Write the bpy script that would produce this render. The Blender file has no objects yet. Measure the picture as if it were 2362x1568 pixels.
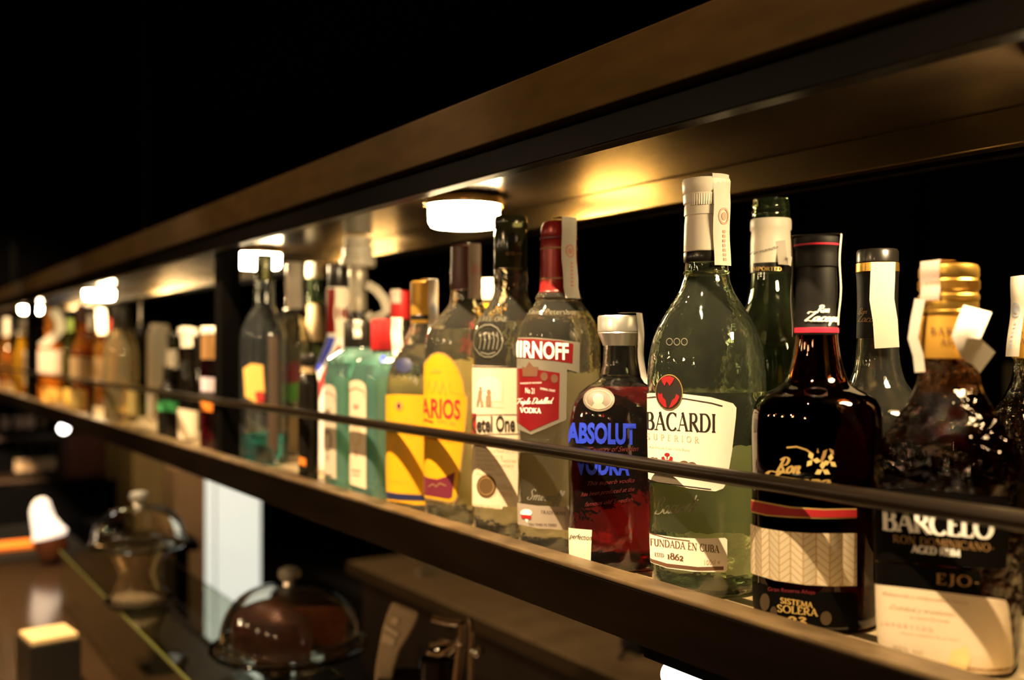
import bpy, bmesh, math, random
from mathutils import Vector, Matrix
random.seed(7)
PI = math.pi
C = bpy.context.scene.collection
SC = bpy.context.scene

# ------------------------------------------------------------------ camera, world, exposure
CAMZ = 1.65                               # lens height above the bar floor
F = 35.0 / 36.0 * 2362                    # focal length in photo pixels
PSI = math.atan(1508.0 / F)               # the lens is turned this far from the run of the shelf (+Y) towards +X
HOR = 800.0                               # horizon row of the photo
cam = bpy.data.cameras.new('camera')
cam.lens = 35; cam.sensor_width = 36; cam.sensor_fit = 'HORIZONTAL'
cam.shift_y = (HOR - 784.0) / 2362.0
cam.clip_start = 0.02
cam.dof.use_dof = True; cam.dof.focus_distance = 0.73; cam.dof.aperture_fstop = 4.0
camo = bpy.data.objects.new('camera', cam); C.objects.link(camo)
camo.location = (0, 0, CAMZ); camo.rotation_euler = (PI/2, 0, -PSI)
SC.camera = camo
w = bpy.data.worlds.new('world'); SC.world = w; w.use_nodes = True
w.node_tree.nodes['Background'].inputs[0].default_value = (1, .75, .45, 1)
w.node_tree.nodes['Background'].inputs[1].default_value = 0.0015
SC.view_settings.view_transform = 'Standard'; SC.view_settings.look = 'None'
SC.view_settings.gamma = 1; SC.view_settings.use_curve_mapping = False
SC.view_settings.exposure = 0.0
SC.cycles.max_bounces = 20; SC.cycles.transmission_bounces = 18; SC.cycles.glossy_bounces = 6
SC.cycles.diffuse_bounces = 3; SC.cycles.transparent_max_bounces = 16
SC.cycles.sample_clamp_indirect = 6

def spot(name, loc, aim, energy, angle, col, radius, blend=.4):
    l = bpy.data.lights.new(name, 'SPOT'); l.energy = energy; l.spot_size = math.radians(angle)
    l.color = col; l.shadow_soft_size = radius; l.spot_blend = blend
    o = bpy.data.objects.new(name, l); C.objects.link(o); o.location = loc
    o.rotation_euler = (Vector(aim) - Vector(loc)).to_track_quat('-Z', 'Y').to_euler()
    return o
# ceiling spotlights of the bar, in front of the shelf; added fill spots follow
for yy, en in ((.30, 205), (1.15, 200), (2.0, 160), (3.0, 170), (4.0, 190), (5.0, 260)):
    spot('ceiling_spot_shelf', (.03, yy, CAMZ+.90), (.46, yy+.05, CAMZ-.10), en, 72, (1, .72, .40), .009)
spot('counter_fill_spot', (-0.1, 2.9, CAMZ+1.1), (.15, 2.9, CAMZ-.6), 9, 60, (1, .66, .42), .03)  # added fill that brightens the far counter end, no lamp known there
spot('room_fill_spot', (-1.8, .7, CAMZ+.75), (.5, .85, CAMZ-.15), 45, 60, (1, .62, .28), .02)  # added fill for the shadowed label parts and the beer tap
spot('left_shelf_fill_spot', (-1.5, 2.7, CAMZ+.55), (.46, 2.3, CAMZ-.18), 75, 62, (1, .62, .28), .02)  # unseen spot put in to brighten beam and bottles at the left
spot('back_counter_fill_spot', (1.65, 2.0, CAMZ+1.1), (1.45, 1.9, CAMZ-.65), 5, 40, (1, .70, .42), .03)  # made-up downlight so the back counter top looks lit

SP, CP = math.sin(PSI), math.cos(PSI)
FWD = Vector((SP, CP, 0)); RGT = Vector((CP, -SP, 0)); UP = Vector((0, 0, 1))
CAMP = Vector((0, 0, CAMZ))
def ray(u, v): return FWD + RGT*((u-1181.0)/F) + UP*((HOR-v)/F)
def at_z(u, v, dep): return CAMP + ray(u, v)*dep
def at_x(u, v, X):
    d = ray(u, v); return CAMP + d*(X/d.x)
def at_y(u, v, Y):
    d = ray(u, v); return CAMP + d*(Y/d.y)
def at_h(u, v, h):
    d = ray(u, v); return CAMP + d*(h/d.z)
def xdepth(u, X): return X/ray(u, HOR).x

# ------------------------------------------------------------------ materials
MATS = {}
def mat(name, col, rough=.5, metal=0.0, trans=0.0, ior=1.45, emit=None, es=0.0, spec=.5, coat=0.0, bump=None):
    if name in MATS: return MATS[name]
    m = bpy.data.materials.new(name); m.use_nodes = True
    nt = m.node_tree; b = nt.nodes['Principled BSDF']
    b.inputs['Base Color'].default_value = (*col, 1)
    b.inputs['Roughness'].default_value = rough; b.inputs['Metallic'].default_value = metal
    b.inputs['Transmission Weight'].default_value = trans; b.inputs['IOR'].default_value = ior
    b.inputs['Specular IOR Level'].default_value = spec; b.inputs['Coat Weight'].default_value = coat
    if emit:
        b.inputs['Emission Color'].default_value = (*emit, 1); b.inputs['Emission Strength'].default_value = es
    if bump:
        sc, st = bump
        tc = nt.nodes.new('ShaderNodeTexCoord'); n = nt.nodes.new('ShaderNodeTexNoise'); bp = nt.nodes.new('ShaderNodeBump')
        n.inputs['Scale'].default_value = sc; n.inputs['Detail'].default_value = 3
        bp.inputs['Strength'].default_value = st; bp.inputs['Distance'].default_value = .006
        nt.links.new(tc.outputs['Object'], n.inputs['Vector']); nt.links.new(n.outputs['Fac'], bp.inputs['Height'])
        nt.links.new(bp.outputs['Normal'], b.inputs['Normal'])
    MATS[name] = m; return m
def mottled(name, c1, c2, scale, rough=.5, metal=0, stretch=(1, 1, 1), spec=.5, coat=0):
    if name in MATS: return MATS[name]
    m = mat(name, c1, rough, metal, spec=spec, coat=coat); nt = m.node_tree; b = nt.nodes['Principled BSDF']
    tc = nt.nodes.new('ShaderNodeTexCoord'); mp = nt.nodes.new('ShaderNodeMapping'); n = nt.nodes.new('ShaderNodeTexNoise')
    r = nt.nodes.new('ShaderNodeValToRGB'); mp.inputs['Scale'].default_value = stretch
    n.inputs['Scale'].default_value = scale; n.inputs['Detail'].default_value = 4
    r.color_ramp.elements[0].color = (*c1, 1); r.color_ramp.elements[1].color = (*c2, 1)
    r.color_ramp.elements[0].position = .35; r.color_ramp.elements[1].position = .65
    nt.links.new(tc.outputs['Object'], mp.inputs['Vector']); nt.links.new(mp.outputs['Vector'], n.inputs['Vector'])
    nt.links.new(n.outputs['Fac'], r.inputs['Fac']); nt.links.new(r.outputs['Color'], b.inputs['Base Color'])
    return m
def glass(name, col, rough=0.0, ior=1.5, bump=None, haze=.012): return mat(name, col, rough, 0, 1.0-haze, ior, bump=bump)  # haze: diffuse share, raised on some bottles to imitate an inner glow
def paper_thru(name, col, thru=.5):
    m = mat(name, col, .7); nt = m.node_tree; b = nt.nodes['Principled BSDF']; o = nt.nodes['Material Output']
    tr = nt.nodes.new('ShaderNodeBsdfTranslucent'); tr.inputs['Color'].default_value = (*col, 1); mx = nt.nodes.new('ShaderNodeMixShader'); mx.inputs[0].default_value = thru
    nt.links.new(b.outputs[0], mx.inputs[1]); nt.links.new(tr.outputs[0], mx.inputs[2]); nt.links.new(mx.outputs[0], o.inputs['Surface']); return m
def weave():
    m = mat('woven_straw', (.8, .6, .35), .7); nt = m.node_tree; b = nt.nodes['Principled BSDF']
    uv = nt.nodes.new('ShaderNodeUVMap'); uv.uv_map = 'uv'
    sx = nt.nodes.new('ShaderNodeSeparateXYZ'); nt.links.new(uv.outputs[0], sx.inputs[0])
    def mth(op, a, bb=None):
        n = nt.nodes.new('ShaderNodeMath'); n.operation = op
        for i, x in enumerate((a, bb)):
            if x is None: continue
            if isinstance(x, (int, float)): n.inputs[i].default_value = x
            else: nt.links.new(x, n.inputs[i])
        return n.outputs[0]
    # herringbone: columns 8 mm wide, slanted slats alternating their lean
    col = mth('DIVIDE', sx.outputs[0], .0078); tri = mth('PINGPONG', col, 1.0)
    y = mth('DIVIDE', sx.outputs[1], .0046)
    ph = mth('ADD', y, mth('MULTIPLY', tri, 1.4))
    fr = mth('FRACT', ph)
    r = nt.nodes.new('ShaderNodeValToRGB'); nt.links.new(fr, r.inputs['Fac'])
    r.color_ramp.elements[0].color = (.50, .28, .10, 1); r.color_ramp.elements[1].color = (.96, .82, .56, 1)
    r.color_ramp.elements[0].position = .0; r.color_ramp.elements[1].position = .22
    gap = mth('MINIMUM', mth('MULTIPLY', mth('MINIMUM', tri, mth('SUBTRACT', 1.0, tri)), 9.0), 1.0)
    mx = nt.nodes.new('ShaderNodeMix'); mx.data_type = 'RGBA'; nt.links.new(gap, mx.inputs[0]); mx.inputs[6].default_value = (.66, .44, .20, 1); nt.links.new(r.outputs['Color'], mx.inputs[7])
    nt.links.new(mx.outputs[2], b.inputs['Base Color'])
    bp = nt.nodes.new('ShaderNodeBump'); bp.inputs['Strength'].default_value = .8; bp.inputs['Distance'].default_value = .0015
    nt.links.new(fr, bp.inputs['Height']); nt.links.new(bp.outputs['Normal'], b.inputs['Normal'])
    return m

# ------------------------------------------------------------------ object helpers
def link(name, me, m=None, parent=None):
    o = bpy.data.objects.new(name, me); C.objects.link(o)
    if m: me.materials.append(m)
    if parent: o.parent = parent
    return o
def obj(name, bm, m, parent=None, smooth=None, normals=True):
    me = bpy.data.meshes.new(name)
    if normals: bmesh.ops.recalc_face_normals(bm, faces=bm.faces)
    bm.to_mesh(me); bm.free()
    if smooth is not None:
        me.shade_smooth(); me.set_sharp_from_angle(angle=math.radians(smooth))
    return link(name, me, m, parent)
def thing(name, label, cat, loc, rz=0, group=None):
    o = bpy.data.objects.new(name, None); C.objects.link(o); o.empty_display_size = .05
    o.location = loc; o.rotation_euler = (0, 0, rz); return tag(o, label, cat, group)
def tag(o, label, cat, group=None):
    o['label'] = label; o['category'] = cat
    if group: o['group'] = group
    return o
def structure(o): o['kind'] = 'structure'; return o
def add_box(bm, a, b, bev=0.0):
    x0, y0, z0 = a; x1, y1, z1 = b
    r = bmesh.ops.create_cube(bm, size=1, matrix=Matrix.Translation(((x0+x1)/2, (y0+y1)/2, (z0+z1)/2)) @ Matrix.Diagonal((abs(x1-x0), abs(y1-y0), abs(z1-z0), 1)))
    if bev:
        es = list({e for v in r['verts'] for e in v.link_edges})
        bmesh.ops.bevel(bm, geom=es, offset=bev, segments=2, affect='EDGES', profile=.6)
def box(name, a, b, m, parent=None, bev=0.0):
    bm = bmesh.new(); add_box(bm, a, b, bev); return obj(name, bm, m, parent)
def add_lathe(bm, prof, seg=48, cx=0, cy=0, cap0=True, cap1=True):
    rings = []
    for z, r in prof:
        if r < 1e-6: rings.append([bm.verts.new((cx, cy, z))])
        else: rings.append([bm.verts.new((cx+r*math.cos(2*PI*i/seg), cy+r*math.sin(2*PI*i/seg), z)) for i in range(seg)])
    for a, b in zip(rings, rings[1:]):
        if len(a) == 1 and len(b) == 1: continue
        for i in range(seg):
            j = (i+1) % seg
            if len(a) == 1: bm.faces.new((a[0], b[j], b[i]))
            elif len(b) == 1: bm.faces.new((a[i], a[j], b[0]))
            else: bm.faces.new((a[i], a[j], b[j], b[i]))
    if cap0 and len(rings[0]) > 1: bm.faces.new(rings[0][::-1])
    if cap1 and len(rings[-1]) > 1: bm.faces.new(rings[-1])
def lathe(name, prof, m, parent=None, seg=48, smooth=35, cx=0, cy=0, **k):
    bm = bmesh.new(); add_lathe(bm, prof, seg, cx, cy, **k); return obj(name, bm, m, parent, smooth)
def add_tube(bm, pts, r, seg=12, caps=True):
    pts = [Vector(p) for p in pts]; rings = []
    for i, p in enumerate(pts):
        t = (pts[min(i+1, len(pts)-1)] - pts[max(i-1, 0)]).normalized()
        a = t.orthogonal().normalized() if i == 0 else (rings_n - t*rings_n.dot(t)).normalized()
        rings_n = a; b = t.cross(a)
        rr = r[i] if isinstance(r, (list, tuple)) else r
        rings.append([bm.verts.new(p + (a*math.cos(2*PI*k/seg) + b*math.sin(2*PI*k/seg))*rr) for k in range(seg)])
    for A, B in zip(rings, rings[1:]):
        for k in range(seg): bm.faces.new((A[k], A[(k+1) % seg], B[(k+1) % seg], B[k]))
    if caps: bm.faces.new(rings[0][::-1]); bm.faces.new(rings[-1])
def tube(name, pts, r, m, parent=None, seg=12):
    bm = bmesh.new(); add_tube(bm, pts, r, seg); return obj(name, bm, m, parent, 50)
def pchip(xs, ys):
    n = len(xs); h = [xs[i+1]-xs[i] for i in range(n-1)]; d = [(ys[i+1]-ys[i])/h[i] for i in range(n-1)]
    ms = [0.0]*n
    for i in range(1, n-1):
        if d[i-1]*d[i] > 0:
            w1 = 2*h[i]+h[i-1]; w2 = h[i]+2*h[i-1]; ms[i] = (w1+w2)/(w1/d[i-1]+w2/d[i])
    ms[0] = d[0]; ms[-1] = d[-1]
    def f(x):
        if x <= xs[0]: return ys[0]
        if x >= xs[-1]: return ys[-1]
        i = 0
        while xs[i+1] < x: i += 1
        t = (x-xs[i])/h[i]; t2 = t*t; t3 = t2*t
        return (2*t3-3*t2+1)*ys[i] + (t3-2*t2+t)*h[i]*ms[i] + (3*t2-2*t3)*ys[i+1] + (t3-t2)*h[i]*ms[i+1]
    return f

# ------------------------------------------------------------------ lettering
def crom(pts, n=5):
    if len(pts) < 3: return pts
    P = [pts[0]] + list(pts) + [pts[-1]]; out = []
    for i in range(1, len(P)-2):
        a, b, c, d = P[i-1], P[i], P[i+1], P[i+2]
        for k in range(n):
            t = k/n
            out.append(tuple(.5*((2*b[j]) + (-a[j]+c[j])*t + (2*a[j]-5*b[j]+4*c[j]-d[j])*t*t + (-a[j]+3*b[j]-3*c[j]+d[j])*t**3) for j in (0, 1)))
    out.append(tuple(pts[-1])); return out
def stroke(V, Fc, pts, thin, thick, fixed=None):
    prev = None
    for i, p in enumerate(pts):
        a = pts[max(i-1, 0)]; b = pts[min(i+1, len(pts)-1)]
        dx, dy = b[0]-a[0], b[1]-a[1]; L = math.hypot(dx, dy) or 1e-6
        wd = fixed if fixed else thin + (thick-thin)*abs(dy/L)**1.3
        nx, ny = -dy/L*wd/2, dx/L*wd/2
        V.append((p[0]+nx, p[1]+ny)); V.append((p[0]-nx, p[1]-ny)); k = len(V)
        if prev is not None: Fc.append((prev, prev+1, k-1, k-2))
        prev = k-2
def arc(cx, cy, rx, ry, a0, a1, n=18):
    return [(cx+rx*math.cos(math.radians(a0+(a1-a0)*i/n)), cy+ry*math.sin(math.radians(a0+(a1-a0)*i/n))) for i in range(n+1)]
S1 = [(.14, 0), (.14, 1)]
SERIF = {   # letter: advance, [(points, fixed width key)], [serif centre points]
 'A': (.80, [([(.06, 0), (.38, 1)], 't'), ([(.36, 1.02), (.70, 0)], 'T'), ([(.17, .34), (.57, .34)], 't')], [(.06, 0), (.70, 0)]),
 'B': (.70, [(S1, 'T'), ([(.14, .98), (.34, .98)] + arc(.34, .75, .20, .23, 85, -85) + [(.14, .52)], ''), ([(.3, .52)] + arc(.36, .27, .25, .25, 85, -85) + [(.14, .02)], '')], [(.14, 0), (.14, 1)]),
 'C': (.82, [(arc(.45, .5, .38, .49, 42, 318), ''), ([(.74, .98), (.74, .74)], 't')], []),
 'D': (.86, [(S1, 'T'), ([(.14, .98), (.36, .98)] + arc(.36, .5, .40, .48, 88, -88) + [(.14, .02)], '')], [(.14, 0), (.14, 1)]),
 'E': (.64, [(S1, 'T'), ([(.14, .975), (.54, .975)], 't'), ([(.14, .52), (.44, .52)], 't'), ([(.14, .025), (.58, .025)], 't'), ([(.54, 1), (.54, .8)], 't'), ([(.58, 0), (.58, .2)], 't')], [(.14, 0), (.14, 1)]),
 'F': (.60, [(S1, 'T'), ([(.14, .975), (.54, .975)], 't'), ([(.14, .52), (.44, .52)], 't'), ([(.54, 1), (.54, .8)], 't')], [(.14, 0), (.14, 1)]),
 'G': (.86, [(arc(.45, .5, .38, .49, 42, 330), ''), ([(.74, .02), (.74, .42)], 'T')], [(.74, .42)]),
 'H': (.84, [(S1, 'T'), ([(.70, 0), (.70, 1)], 'T'), ([(.14, .52), (.70, .52)], 't')], [(.14, 0), (.14, 1), (.70, 0), (.70, 1)]),
 'I': (.34, [([(.17, 0), (.17, 1)], 'T')], [(.17, 0), (.17, 1)]),
 'J': (.44, [([(.26, 1), (.26, .15), (.18, -.06), (.02, -.10)], '')], [(.26, 1)]),
 'K': (.78, [(S1, 'T'), ([(.14, .40), (.62, 1)], 't'), ([(.30, .58), (.70, 0)], 'T')], [(.14, 0), (.14, 1), (.64, 1), (.70, 0)]),
 'Y': (.76, [([(.06, 1), (.37, .48)], 'T'), ([(.37, .48), (.68, 1)], 't'), ([(.37, 0), (.37, .5)], 'T')], [(.37, 0), (.06, 1), (.68, 1)]),
 'L': (.62, [(S1, 'T'), ([(.14, .025), (.56, .025)], 't'), ([(.56, 0), (.56, .22)], 't')], [(.14, 0), (.14, 1)]),
 'M': (.98, [([(.10, 0), (.15, 1)], 't'), ([(.14, 1), (.48, .08)], 'T'), ([(.48, .08), (.80, 1)], 't'), ([(.82, 1), (.86, 0)], 'T')], [(.10, 0), (.86, 0)]),
 'N': (.86, [([(.12, 0), (.12, 1)], 't'), ([(.12, 1), (.72, 0)], 'T'), ([(.72, 0), (.72, 1)], 't')], [(.12, 0), (.72, 1), (.08, 1)]),
 'O': (.92, [(arc(.45, .5, .38, .49, 0, 360, 30), '')], []),
 'P': (.66, [(S1, 'T'), ([(.14, .98), (.34, .98)] + arc(.34, .72, .23, .26, 85, -85) + [(.14, .46)], '')], [(.14, 0), (.14, 1)]),
 'R': (.76, [(S1, 'T'), ([(.14, .98), (.34, .98)] + arc(.34, .74, .23, .24, 85, -85) + [(.14, .50)], ''), ([(.32, .5), (.70, 0)], 'T')], [(.14, 0), (.14, 1), (.72, 0)]),
 'S': (.60, [(crom([(.50, .80), (.40, .96), (.24, .98), (.10, .80), (.18, .60), (.40, .44), (.52, .24), (.40, .03), (.22, .02), (.08, .22)]), '')], []),
 'T': (.74, [([(.36, 0), (.36, 1)], 'T'), ([(.04, .975), (.68, .975)], 't'), ([(.04, 1), (.04, .8)], 't'), ([(.68, 1), (.68, .8)], 't')], [(.36, 0)]),
 'U': (.82, [([(.14, 1), (.14, .32)] + arc(.40, .28, .26, .27, 180, 360) + [(.66, 1)], '')], [(.14, 1), (.66, 1)]),
 'V': (.78, [([(.06, 1), (.38, 0)], 'T'), ([(.38, 0), (.68, 1)], 't')], [(.06, 1), (.68, 1)]),
 '1': (.40, [([(.2, 0), (.2, .72)], 'T')], [(.2, 0), (.16, .72)]),
 '8': (.56, [(arc(.27, .78, .17, .20, 0, 360), ''), (arc(.27, .29, .22, .28, 0, 360), '')], []),
 '6': (.56, [(arc(.28, .28, .22, .27, 0, 360), ''), (crom([(.48, .95), (.24, .76), (.07, .35)]), '')], []),
 '2': (.54, [(crom([(.07, .52), (.24, .72), (.42, .56), (.32, .30), (.06, .03)]), ''), ([(.06, .04), (.48, .04)], 'T')], []),
 '3': (.54, [(crom([(.08, .62), (.26, .74), (.40, .58), (.24, .36), (.42, .20), (.38, -.08), (.08, -.16)]), '')], []),
 '-': (.40, [([(.05, .4), (.32, .4)], 't')], []), '.': (.25, [([(.08, .05), (.18, .05)], 'T')], []), ' ': (.36, [], []),
}
SCRIPT = {
 'a': (1.0, [[(.75, .85), (.5, 1), (.15, .75), (.05, .35), (.25, 0), (.55, .2), (.75, .85), (.72, .2), (.9, 0), (1.1, .25)]]),
 'b': (.95, [[(0, .2), (.3, 1.2), (.35, 2), (.2, 2.1), (.1, 1.5), (.12, .2), (.35, 0), (.65, .3), (.6, .85), (.8, .9), (1, .8)]]),
 'c': (.75, [[(.7, .8), (.5, 1), (.15, .75), (.05, .3), (.3, 0), (.6, .1), (.85, .3)]]),
 'd': (1.0, [[(.75, .85), (.5, 1), (.15, .75), (.05, .35), (.25, 0), (.55, .2), (.8, 1.1), (.95, 2.1), (.75, .6), (.78, .1), (.95, 0), (1.1, .25)]]),
 'e': (.65, [[(0, .3), (.5, .6), (.5, .95), (.25, 1), (.05, .5), (.2, .05), (.5, .05), (.75, .3)]]),
 'f': (.55, [[(0, .2), (.4, 1.3), (.5, 2.1), (.3, 2.1), (.2, 1), (.1, -.8), (.25, -.9), (.3, -.2), (.2, .1), (.6, .3)]]),
 'i': (.45, [[(0, .25), (.25, 1), (.15, .3), (.3, 0), (.5, .25)], [(.3, 1.4), (.36, 1.5)]]),
 'l': (.5, [[(0, .2), (.35, 1.4), (.4, 2.1), (.25, 2.1), (.15, 1), (.2, .15), (.4, 0), (.6, .25)]]),
 'n': (.8, [[(0, .6), (.15, 1), (.15, .5), (.1, 0), (.15, .5), (.4, 1), (.6, .9), (.55, .3), (.65, 0), (.85, .25)]]),
 'm': (1.25, [[(0, .6), (.15, 1), (.12, 0), (.15, .5), (.4, 1), (.55, .9), (.5, 0), (.55, .5), (.8, 1), (1.0, .9), (.95, .3), (1.05, 0), (1.3, .25)]]),
 'o': (.8, [[(.5, 1), (.15, .8), (.05, .35), (.3, 0), (.6, .3), (.6, .8), (.4, 1), (.6, .8), (.9, .85)]]),
 'p': (.8, [[(0, .6), (.2, 1), (.1, 0), (0, -.9), (.1, 0), (.3, .95), (.6, .9), (.65, .3), (.4, 0), (.2, .15), (.8, .2)]]),
 'r': (.65, [[(0, .5), (.2, 1.05), (.3, .9), (.55, .95), (.45, .3), (.55, 0), (.75, .25)]]),
 's': (.6, [[(0, .25), (.35, 1), (.35, .7), (.5, .3), (.3, 0), (.05, .1), (.3, 0), (.7, .25)]]),
 't': (.5, [[(0, .25), (.3, 1.6), (.2, .4), (.3, 0), (.6, .25)], [(0, 1.1), (.5, 1.15)]]),
 'z': (.75, [[(.05, .85), (.5, .95), (.1, .05), (.4, .1), (.6, -.1), (.8, .2)]]),
 'R': (1.2, [[(.1, -.1), (.3, 1.2), (.4, 2.1)], [(0, 1.8), (.5, 2.2), (1, 1.9), (.9, 1.2), (.4, 1.05), (.7, .6), (1, .05), (1.3, .1)]]),
 'Z': (1.4, [[(.1, 1.7), (.3, 2.1), (.8, 2), (1.3, 2.1), (.8, 1.1), (.2, .05), (.7, .15), (1.2, 0), (1.4, .3)]]),
 'B': (1.25, [[(.3, 2), (.2, 1), (.1, 0)], [(0, 1.6), (.5, 2.2), (1, 1.9), (.8, 1.2), (.4, 1.1), (1, .9), (1.05, .3), (.6, 0), (.1, .15)]]),
 'S': (1.0, [[(1, 1.8), (.7, 2.2), (.35, 1.8), (.6, 1.2), (.75, .5), (.4, 0), (0, .3), (.2, .6)]]),
 'T': (1.1, [[(0, 1.7), (.3, 2.1), (.9, 2), (1.4, 2.2)], [(.8, 2), (.6, 1), (.4, .1), (.1, 0), (0, .3)]]),
 'D': (1.3, [[(.4, 2), (.25, 1), (.1, .05)], [(0, 1.9), (.6, 2.2), (1.2, 1.7), (1.1, .6), (.5, 0), (0, .1)]]),
 'G': (1.2, [[(1, 1.8), (.7, 2.2), (.2, 1.7), (.1, .7), (.5, 0), (.9, .4), (1, 1), (.7, .9), (1.0, 1), (.9, -.3)]]),
 ' ': (.5, []),
}
_cap = [0]
def sans2d(text, bold=0.0):
    def go(t):
        cu = bpy.data.curves.new('t', 'FONT'); cu.body = t; cu.resolution_u = 3; cu.offset = bold
        o = bpy.data.objects.new('t', cu); C.objects.link(o)
        bpy.context.view_layer.update()
        dg = bpy.context.evaluated_depsgraph_get(); e = o.evaluated_get(dg); me = e.to_mesh()
        V = [(v.co.x, v.co.y) for v in me.vertices]; Fc = [tuple(p.vertices) for p in me.polygons]
        e.to_mesh_clear(); bpy.data.objects.remove(o); bpy.data.curves.remove(cu)
        return V, Fc
    if not _cap[0]:
        V, _ = go('H'); _cap[0] = max(p[1] for p in V)
    V, Fc = go(text); k = 1/_cap[0]
    return [(x*k, y*k) for x, y in V], Fc
def serif2d(text, thin=.055, thick=.17, gap=.03):
    V, Fc = [], []; x = 0
    for ch in text:
        adv, st, sf = SERIF[ch]
        for pts, key in st:
            stroke(V, Fc, [(x+px, py) for px, py in pts], thin, thick, {'t': thin, 'T': thick}.get(key))
        for sx_, sy_ in sf:
            yy = sy_ + (thin/2 if sy_ < .1 else -thin/2)
            stroke(V, Fc, [(x+sx_-.14, yy), (x+sx_+.14, yy)], thin, thin, thin)
        x += adv + gap
    return V, Fc
def script2d(text, thin=.10, thick=.24, shear=.32):
    V, Fc = [], []; x = 0
    for ch in text:
        adv, st = SCRIPT[ch]
        for pts in st: stroke(V, Fc, [(x+px+py*shear, py) for px, py in crom(pts)], thin, thick)
        x += adv
    return V, Fc
def text2d(text, kind='sans', **k):
    return {'sans': sans2d, 'serif': serif2d, 'script': script2d}[kind](text, **k)
def width_to(text, i, kind, **k):
    if i == 0: return 0.0
    V, _ = text2d(text[:i] + ('.' if kind == 'sans' and text[i-1] == ' ' else ''), kind, **k)
    return max(p[0] for p in V) + (.06 if kind == 'sans' else .02)
# ------------------------------------------------------------------ the hanging steel shelf
FL = -0.178                               # shelf floor, relative to the lens
ZF = CAMZ + FL
YA, YB = -0.35, 7.2
M_paint = mottled('dark_brown_painted_steel', (.0022, .0011, .0004), (.0038, .0019, .0007), 30, .33, 0, (1, .2, 1), .14)
M_fascia = mottled('brown_painted_fascia', (.0085, .0042, .0008), (.0115, .0058, .0013), 60, .7, 0, (1, .3, 1), .03)
M_black = mat('black_paint', (.0015, .0012, .001), .6, 0, spec=.04)
M_soffit = mottled('dark_lacquered_soffit', (.010, .006, .003), (.016, .010, .005), 12, .22, 0, (1, .3, 1), .22)
M_rail = mottled('brassy_rear_rail', (.24, .15, .05), (.30, .19, .07), 18, .24, 1.0, (1, .3, 1))
M_shelf = mottled('worn_bronze_bounce_top', (.32, .24, .13), (.48, .37, .22), 55, .38, .35, (1, .4, 1))  # plate made paler than the lip to bounce puck light into the bottles
M_lip = mottled('worn_bronze_lip', (.055, .034, .015), (.13, .085, .04), 55, .42, .2, (1, .4, 1))
M_rod = mottled('black_worn_rod', (.004, .0022, .001), (.010, .006, .003), 70, .28, 0, (1, .1, 1), .40)
M_dark = mat('near_black_wall', (.002, .0016, .0013), .95, spec=.03)
H = lambda h: CAMZ + h
unit = thing('hanging_shelf', 'long dark steel bottle shelf with canopy hung above the bar', 'shelf', (.59, 1.2, ZF))
def upart(name, boxes, m, bev=.0012):
    bm = bmesh.new()
    for a, b in boxes: add_box(bm, a, b, bev)
    for v in bm.verts: v.co -= Vector((.59, 1.2, ZF))
    return obj(name, bm, m, unit)
upart('shelf_plate', [((.474, YA, H(FL-.010)), (.760, YB, H(FL)))], M_shelf)
upart('front_beam', [((.454, YA, H(-.2075)), (.4742, YB, H(-.1690)))], M_paint)
upart('beam_lip', [((.4535, YA, H(-.1690)), (.4755, YB, H(-.1655)))], M_lip)
upart('rear_beam', [((.745, YA, H(-.2075)), (.766, YB, H(-.150)))], M_paint)
upart('canopy_fascia', [((.440, YA, H(.1705)), (.458, YB, H(.2140)))], M_fascia)
upart('canopy_front_rail', [((.4545, YA, H(.1480)), (.470, YB, H(.1705)))], M_paint)
upart('canopy_plate', [((.458, YA, H(.1745)), (.765, YB, H(.1830)))], M_soffit)
upart('canopy_rear_rail', [((.700, YA, H(.147)), (.716, YB, H(.1745)))], M_rail)
upart('canopy_rear_edge', [((.755, YA, H(.150)), (.766, YB, H(.2140)))], M_paint)
bm = bmesh.new()
add_tube(bm, [(.4760, YA, H(-.0851)), (.4760, YB, H(-.0851))], .0053, 20)
for v in bm.verts: v.co -= Vector((.59, 1.2, ZF))
obj('guard_rod', bm, M_rod, unit, 50)
py = at_x(525, 800, .494).y
for k in range(4):
    y = py + (k-1)*2.14 if k != 0 else None
    if y is None or y > YB: continue
    upart('post', [((.4780, y-.018, H(FL+.0002)), (.5100, y+.018, H(.1743)))], M_black, .002)
for y in (.1, 2.6, 5.2):
    upart('hanger_bar', [((.60, y-.012, H(.1830)), (.625, y+.012, 2.9))], M_black)
    upart('rod_bracket', [((.4715, y-.004, H(FL+.0002)), (.4805, y+.004, H(-.0815)))], M_black)
upart('cable_clip', [((.4700, .868, H(.1560)), (.4760, .892, H(.1640)))], M_black)

# puck lights under the canopy (the only lamps among the bottles)
M_puck = mat('puck_diffuser', (.9, .85, .7), .4, emit=(1, .74, .38), es=150)
M_rim = mat('puck_rim', (.75, .55, .25), .25, 1.0)
NAMES = [(.276, 'warm puck light beyond the right end of the bottle row'), (.99, 'large round glowing puck light above the bottle with the black threaded cap'),
         (1.704, 'warm puck light close behind the black shelf post'), (3.07, 'warm puck light left of the shelf post, above the jar with dark lid'), (4.44, 'farthest warm puck light at the left end of the canopy')]
for y, nm in NAMES:
    t = thing('puck_light', nm, 'lamp', (.584, y, H(.1375)), 0, 'puck lights under the canopy')
    lathe('rim', [(.0250, .0440), (.0240, .0455), (.0270, .0470), (.0330, .0455), (.0366, .040)], M_rim, t, 48)
    lathe('diffuser', [(0, .030), (.001, .0375), (.006, .0405), (.0255, .041)], M_puck, t, 48)

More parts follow.
